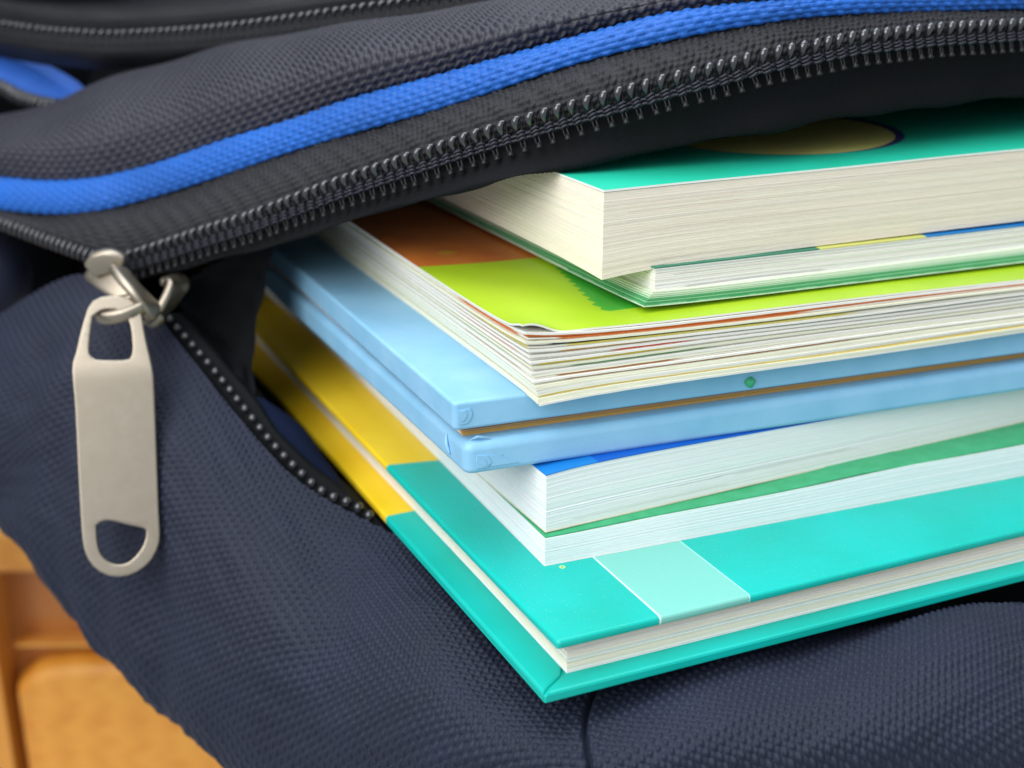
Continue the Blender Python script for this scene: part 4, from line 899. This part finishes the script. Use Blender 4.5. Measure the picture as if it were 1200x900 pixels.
dx = t.math('SUBTRACT', x, 54.5); dy = t.math('SUBTRACT', y, 33.5)
rad = t.math('SQRT', t.math('ADD', t.math('MULTIPLY', dx, dx), t.math('MULTIPLY', dy, dy)))
c = t.mix(t.rng(t.noise(0.06, 2), 0.3, 0.7, 0, 1), (0.006, 0.47, 0.29), (0.008, 0.53, 0.36))
c = t.mix(t.math('LESS_THAN', rad, t.math('ADD', 24.4, t.math('MULTIPLY', t.math('MAXIMUM', dx, 0.0), 0.07))), c, (0.03, 0.035, 0.16))
c = t.mix(t.math('LESS_THAN', rad, 24.0), c, (0.66, 0.64, 0.20))
sp = t.math('GREATER_THAN', t.noise(4.0, 1), 0.74); c = t.mix(t.math('MULTIPLY', sp, 0.4), c, (0.5, 0.8, 0.7))
gn = t.n.new('ShaderNodeNewGeometry'); sz = t.n.new('ShaderNodeSeparateXYZ'); t.link(gn.outputs['Normal'], sz.inputs[0])
c = t.mix(t.math('GREATER_THAN', sz.outputs[2], 0.5), (0.80, 0.82, 0.78), c)
t.col(c); t.bump(t.noise(5.0, 3), 0.08, 0.08); t.inp('Roughness', 0.6); M_top = t.m
leaf('cover', quad_of((25.4, 31.4), -1.0, 90.9, 181, 181), lambda X, Y: 66.42 + 0.04 * np.sin(X / 9), 0.34, M_top, b7, nx=40, ny=30)

# ------------------------------------------------------------------ the wooden furniture behind
O_ = np.array([-71.0, 251.9, -158.3])        # lower left, out of the frame's bottom edge
wood = empty('wooden_cabinet', O_, 'orange varnished wooden cabinet with carved panel behind the bag', 'furniture')
def wood_mat(name, c1, c2, c3, st):
    t = NT(name, 0.38, 0.5)
    wv = t.n.new('ShaderNodeTexWave'); wv.inputs['Scale'].default_value = 0.10; wv.inputs['Distortion'].default_value = 6; wv.inputs['Detail'].default_value = 3
    mp = t.n.new('ShaderNodeMapping'); mp.inputs['Scale'].default_value = st; t.link(t.co(), mp.inputs[0]); t.link(mp.outputs[0], wv.inputs['Vector'])
    c = t.mix(wv.outputs['Fac'] if 'Fac' in wv.outputs else wv.outputs[1], c1, c2)
    c = t.mix(t.rng(t.noise(0.05, 3, st), 0.4, 0.62, 0, 0.6), c, c3)
    t.col(c); t.bump(t.noise(0.6, 4, st), 0.1, 0.2); t.inp('Coat Weight', 0.4); t.inp('Coat Roughness', 0.2)
    return t.m
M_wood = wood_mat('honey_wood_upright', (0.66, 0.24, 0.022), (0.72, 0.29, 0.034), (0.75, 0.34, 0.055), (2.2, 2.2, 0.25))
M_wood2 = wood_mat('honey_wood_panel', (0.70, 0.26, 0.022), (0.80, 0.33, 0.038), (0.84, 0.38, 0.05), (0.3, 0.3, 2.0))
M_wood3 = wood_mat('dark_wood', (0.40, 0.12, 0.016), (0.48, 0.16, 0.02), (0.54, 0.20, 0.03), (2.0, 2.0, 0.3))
FX, FY = RT, FH
def wbox(name, x0, x1, z0, z1, y0, y1, mat, bev=2.0, top=None):
    """box in cabinet axes (x right, z up, y towards the back); top(x) bends its upper edge"""
    xs = np.linspace(x0, x1, 24); F = []; rows = []
    for x_ in xs:
        zt = z1 if top is None else top(x_)
        ring = [(y0 + bev, z0), (y1, z0), (y1, zt), (y0 + bev, zt), (y0 + bev * .3, zt - bev * .3), (y0, zt - bev), (y0, z0 + bev), (y0 + bev * .3, z0 + bev * .3)]
        rows += [O_ + FX * x_ + FY * y_ + ZUP * z_ for y_, z_ in ring]
    n_ = 8
    for k in range(23):
        for q in range(n_):
            q2 = (q + 1) % n_; F.append((k * n_ + q, k * n_ + q2, (k + 1) * n_ + q2, (k + 1) * n_ + q))
    F.append(tuple(range(n_))[::-1]); F.append(tuple(23 * n_ + q for q in range(n_)))
    return mesh_obj(name, np.array(rows), F, mat, wood, smooth=False)
k_ = 0.279
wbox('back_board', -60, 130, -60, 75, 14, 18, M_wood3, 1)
wbox('rail', -60, 130, 70.5, 86, 2, 20, M_wood2, 2)
wbox('stile', -60, 4.6, -60, 70, 0, 17, M_wood, 2.5)
wbox('panel', 8.0, 130, -60, 40, 4, 13, M_wood2, 4.5, top=lambda x_: 30 + 7.5 * (1 - math.exp(-(x_ - 8.0) / 7.0)))
wbox('moulding', 8.0, 130, 41.5, 45, 7, 13.5, M_wood, 1.2, top=lambda x_: 42.5 + 0.0 * x_)
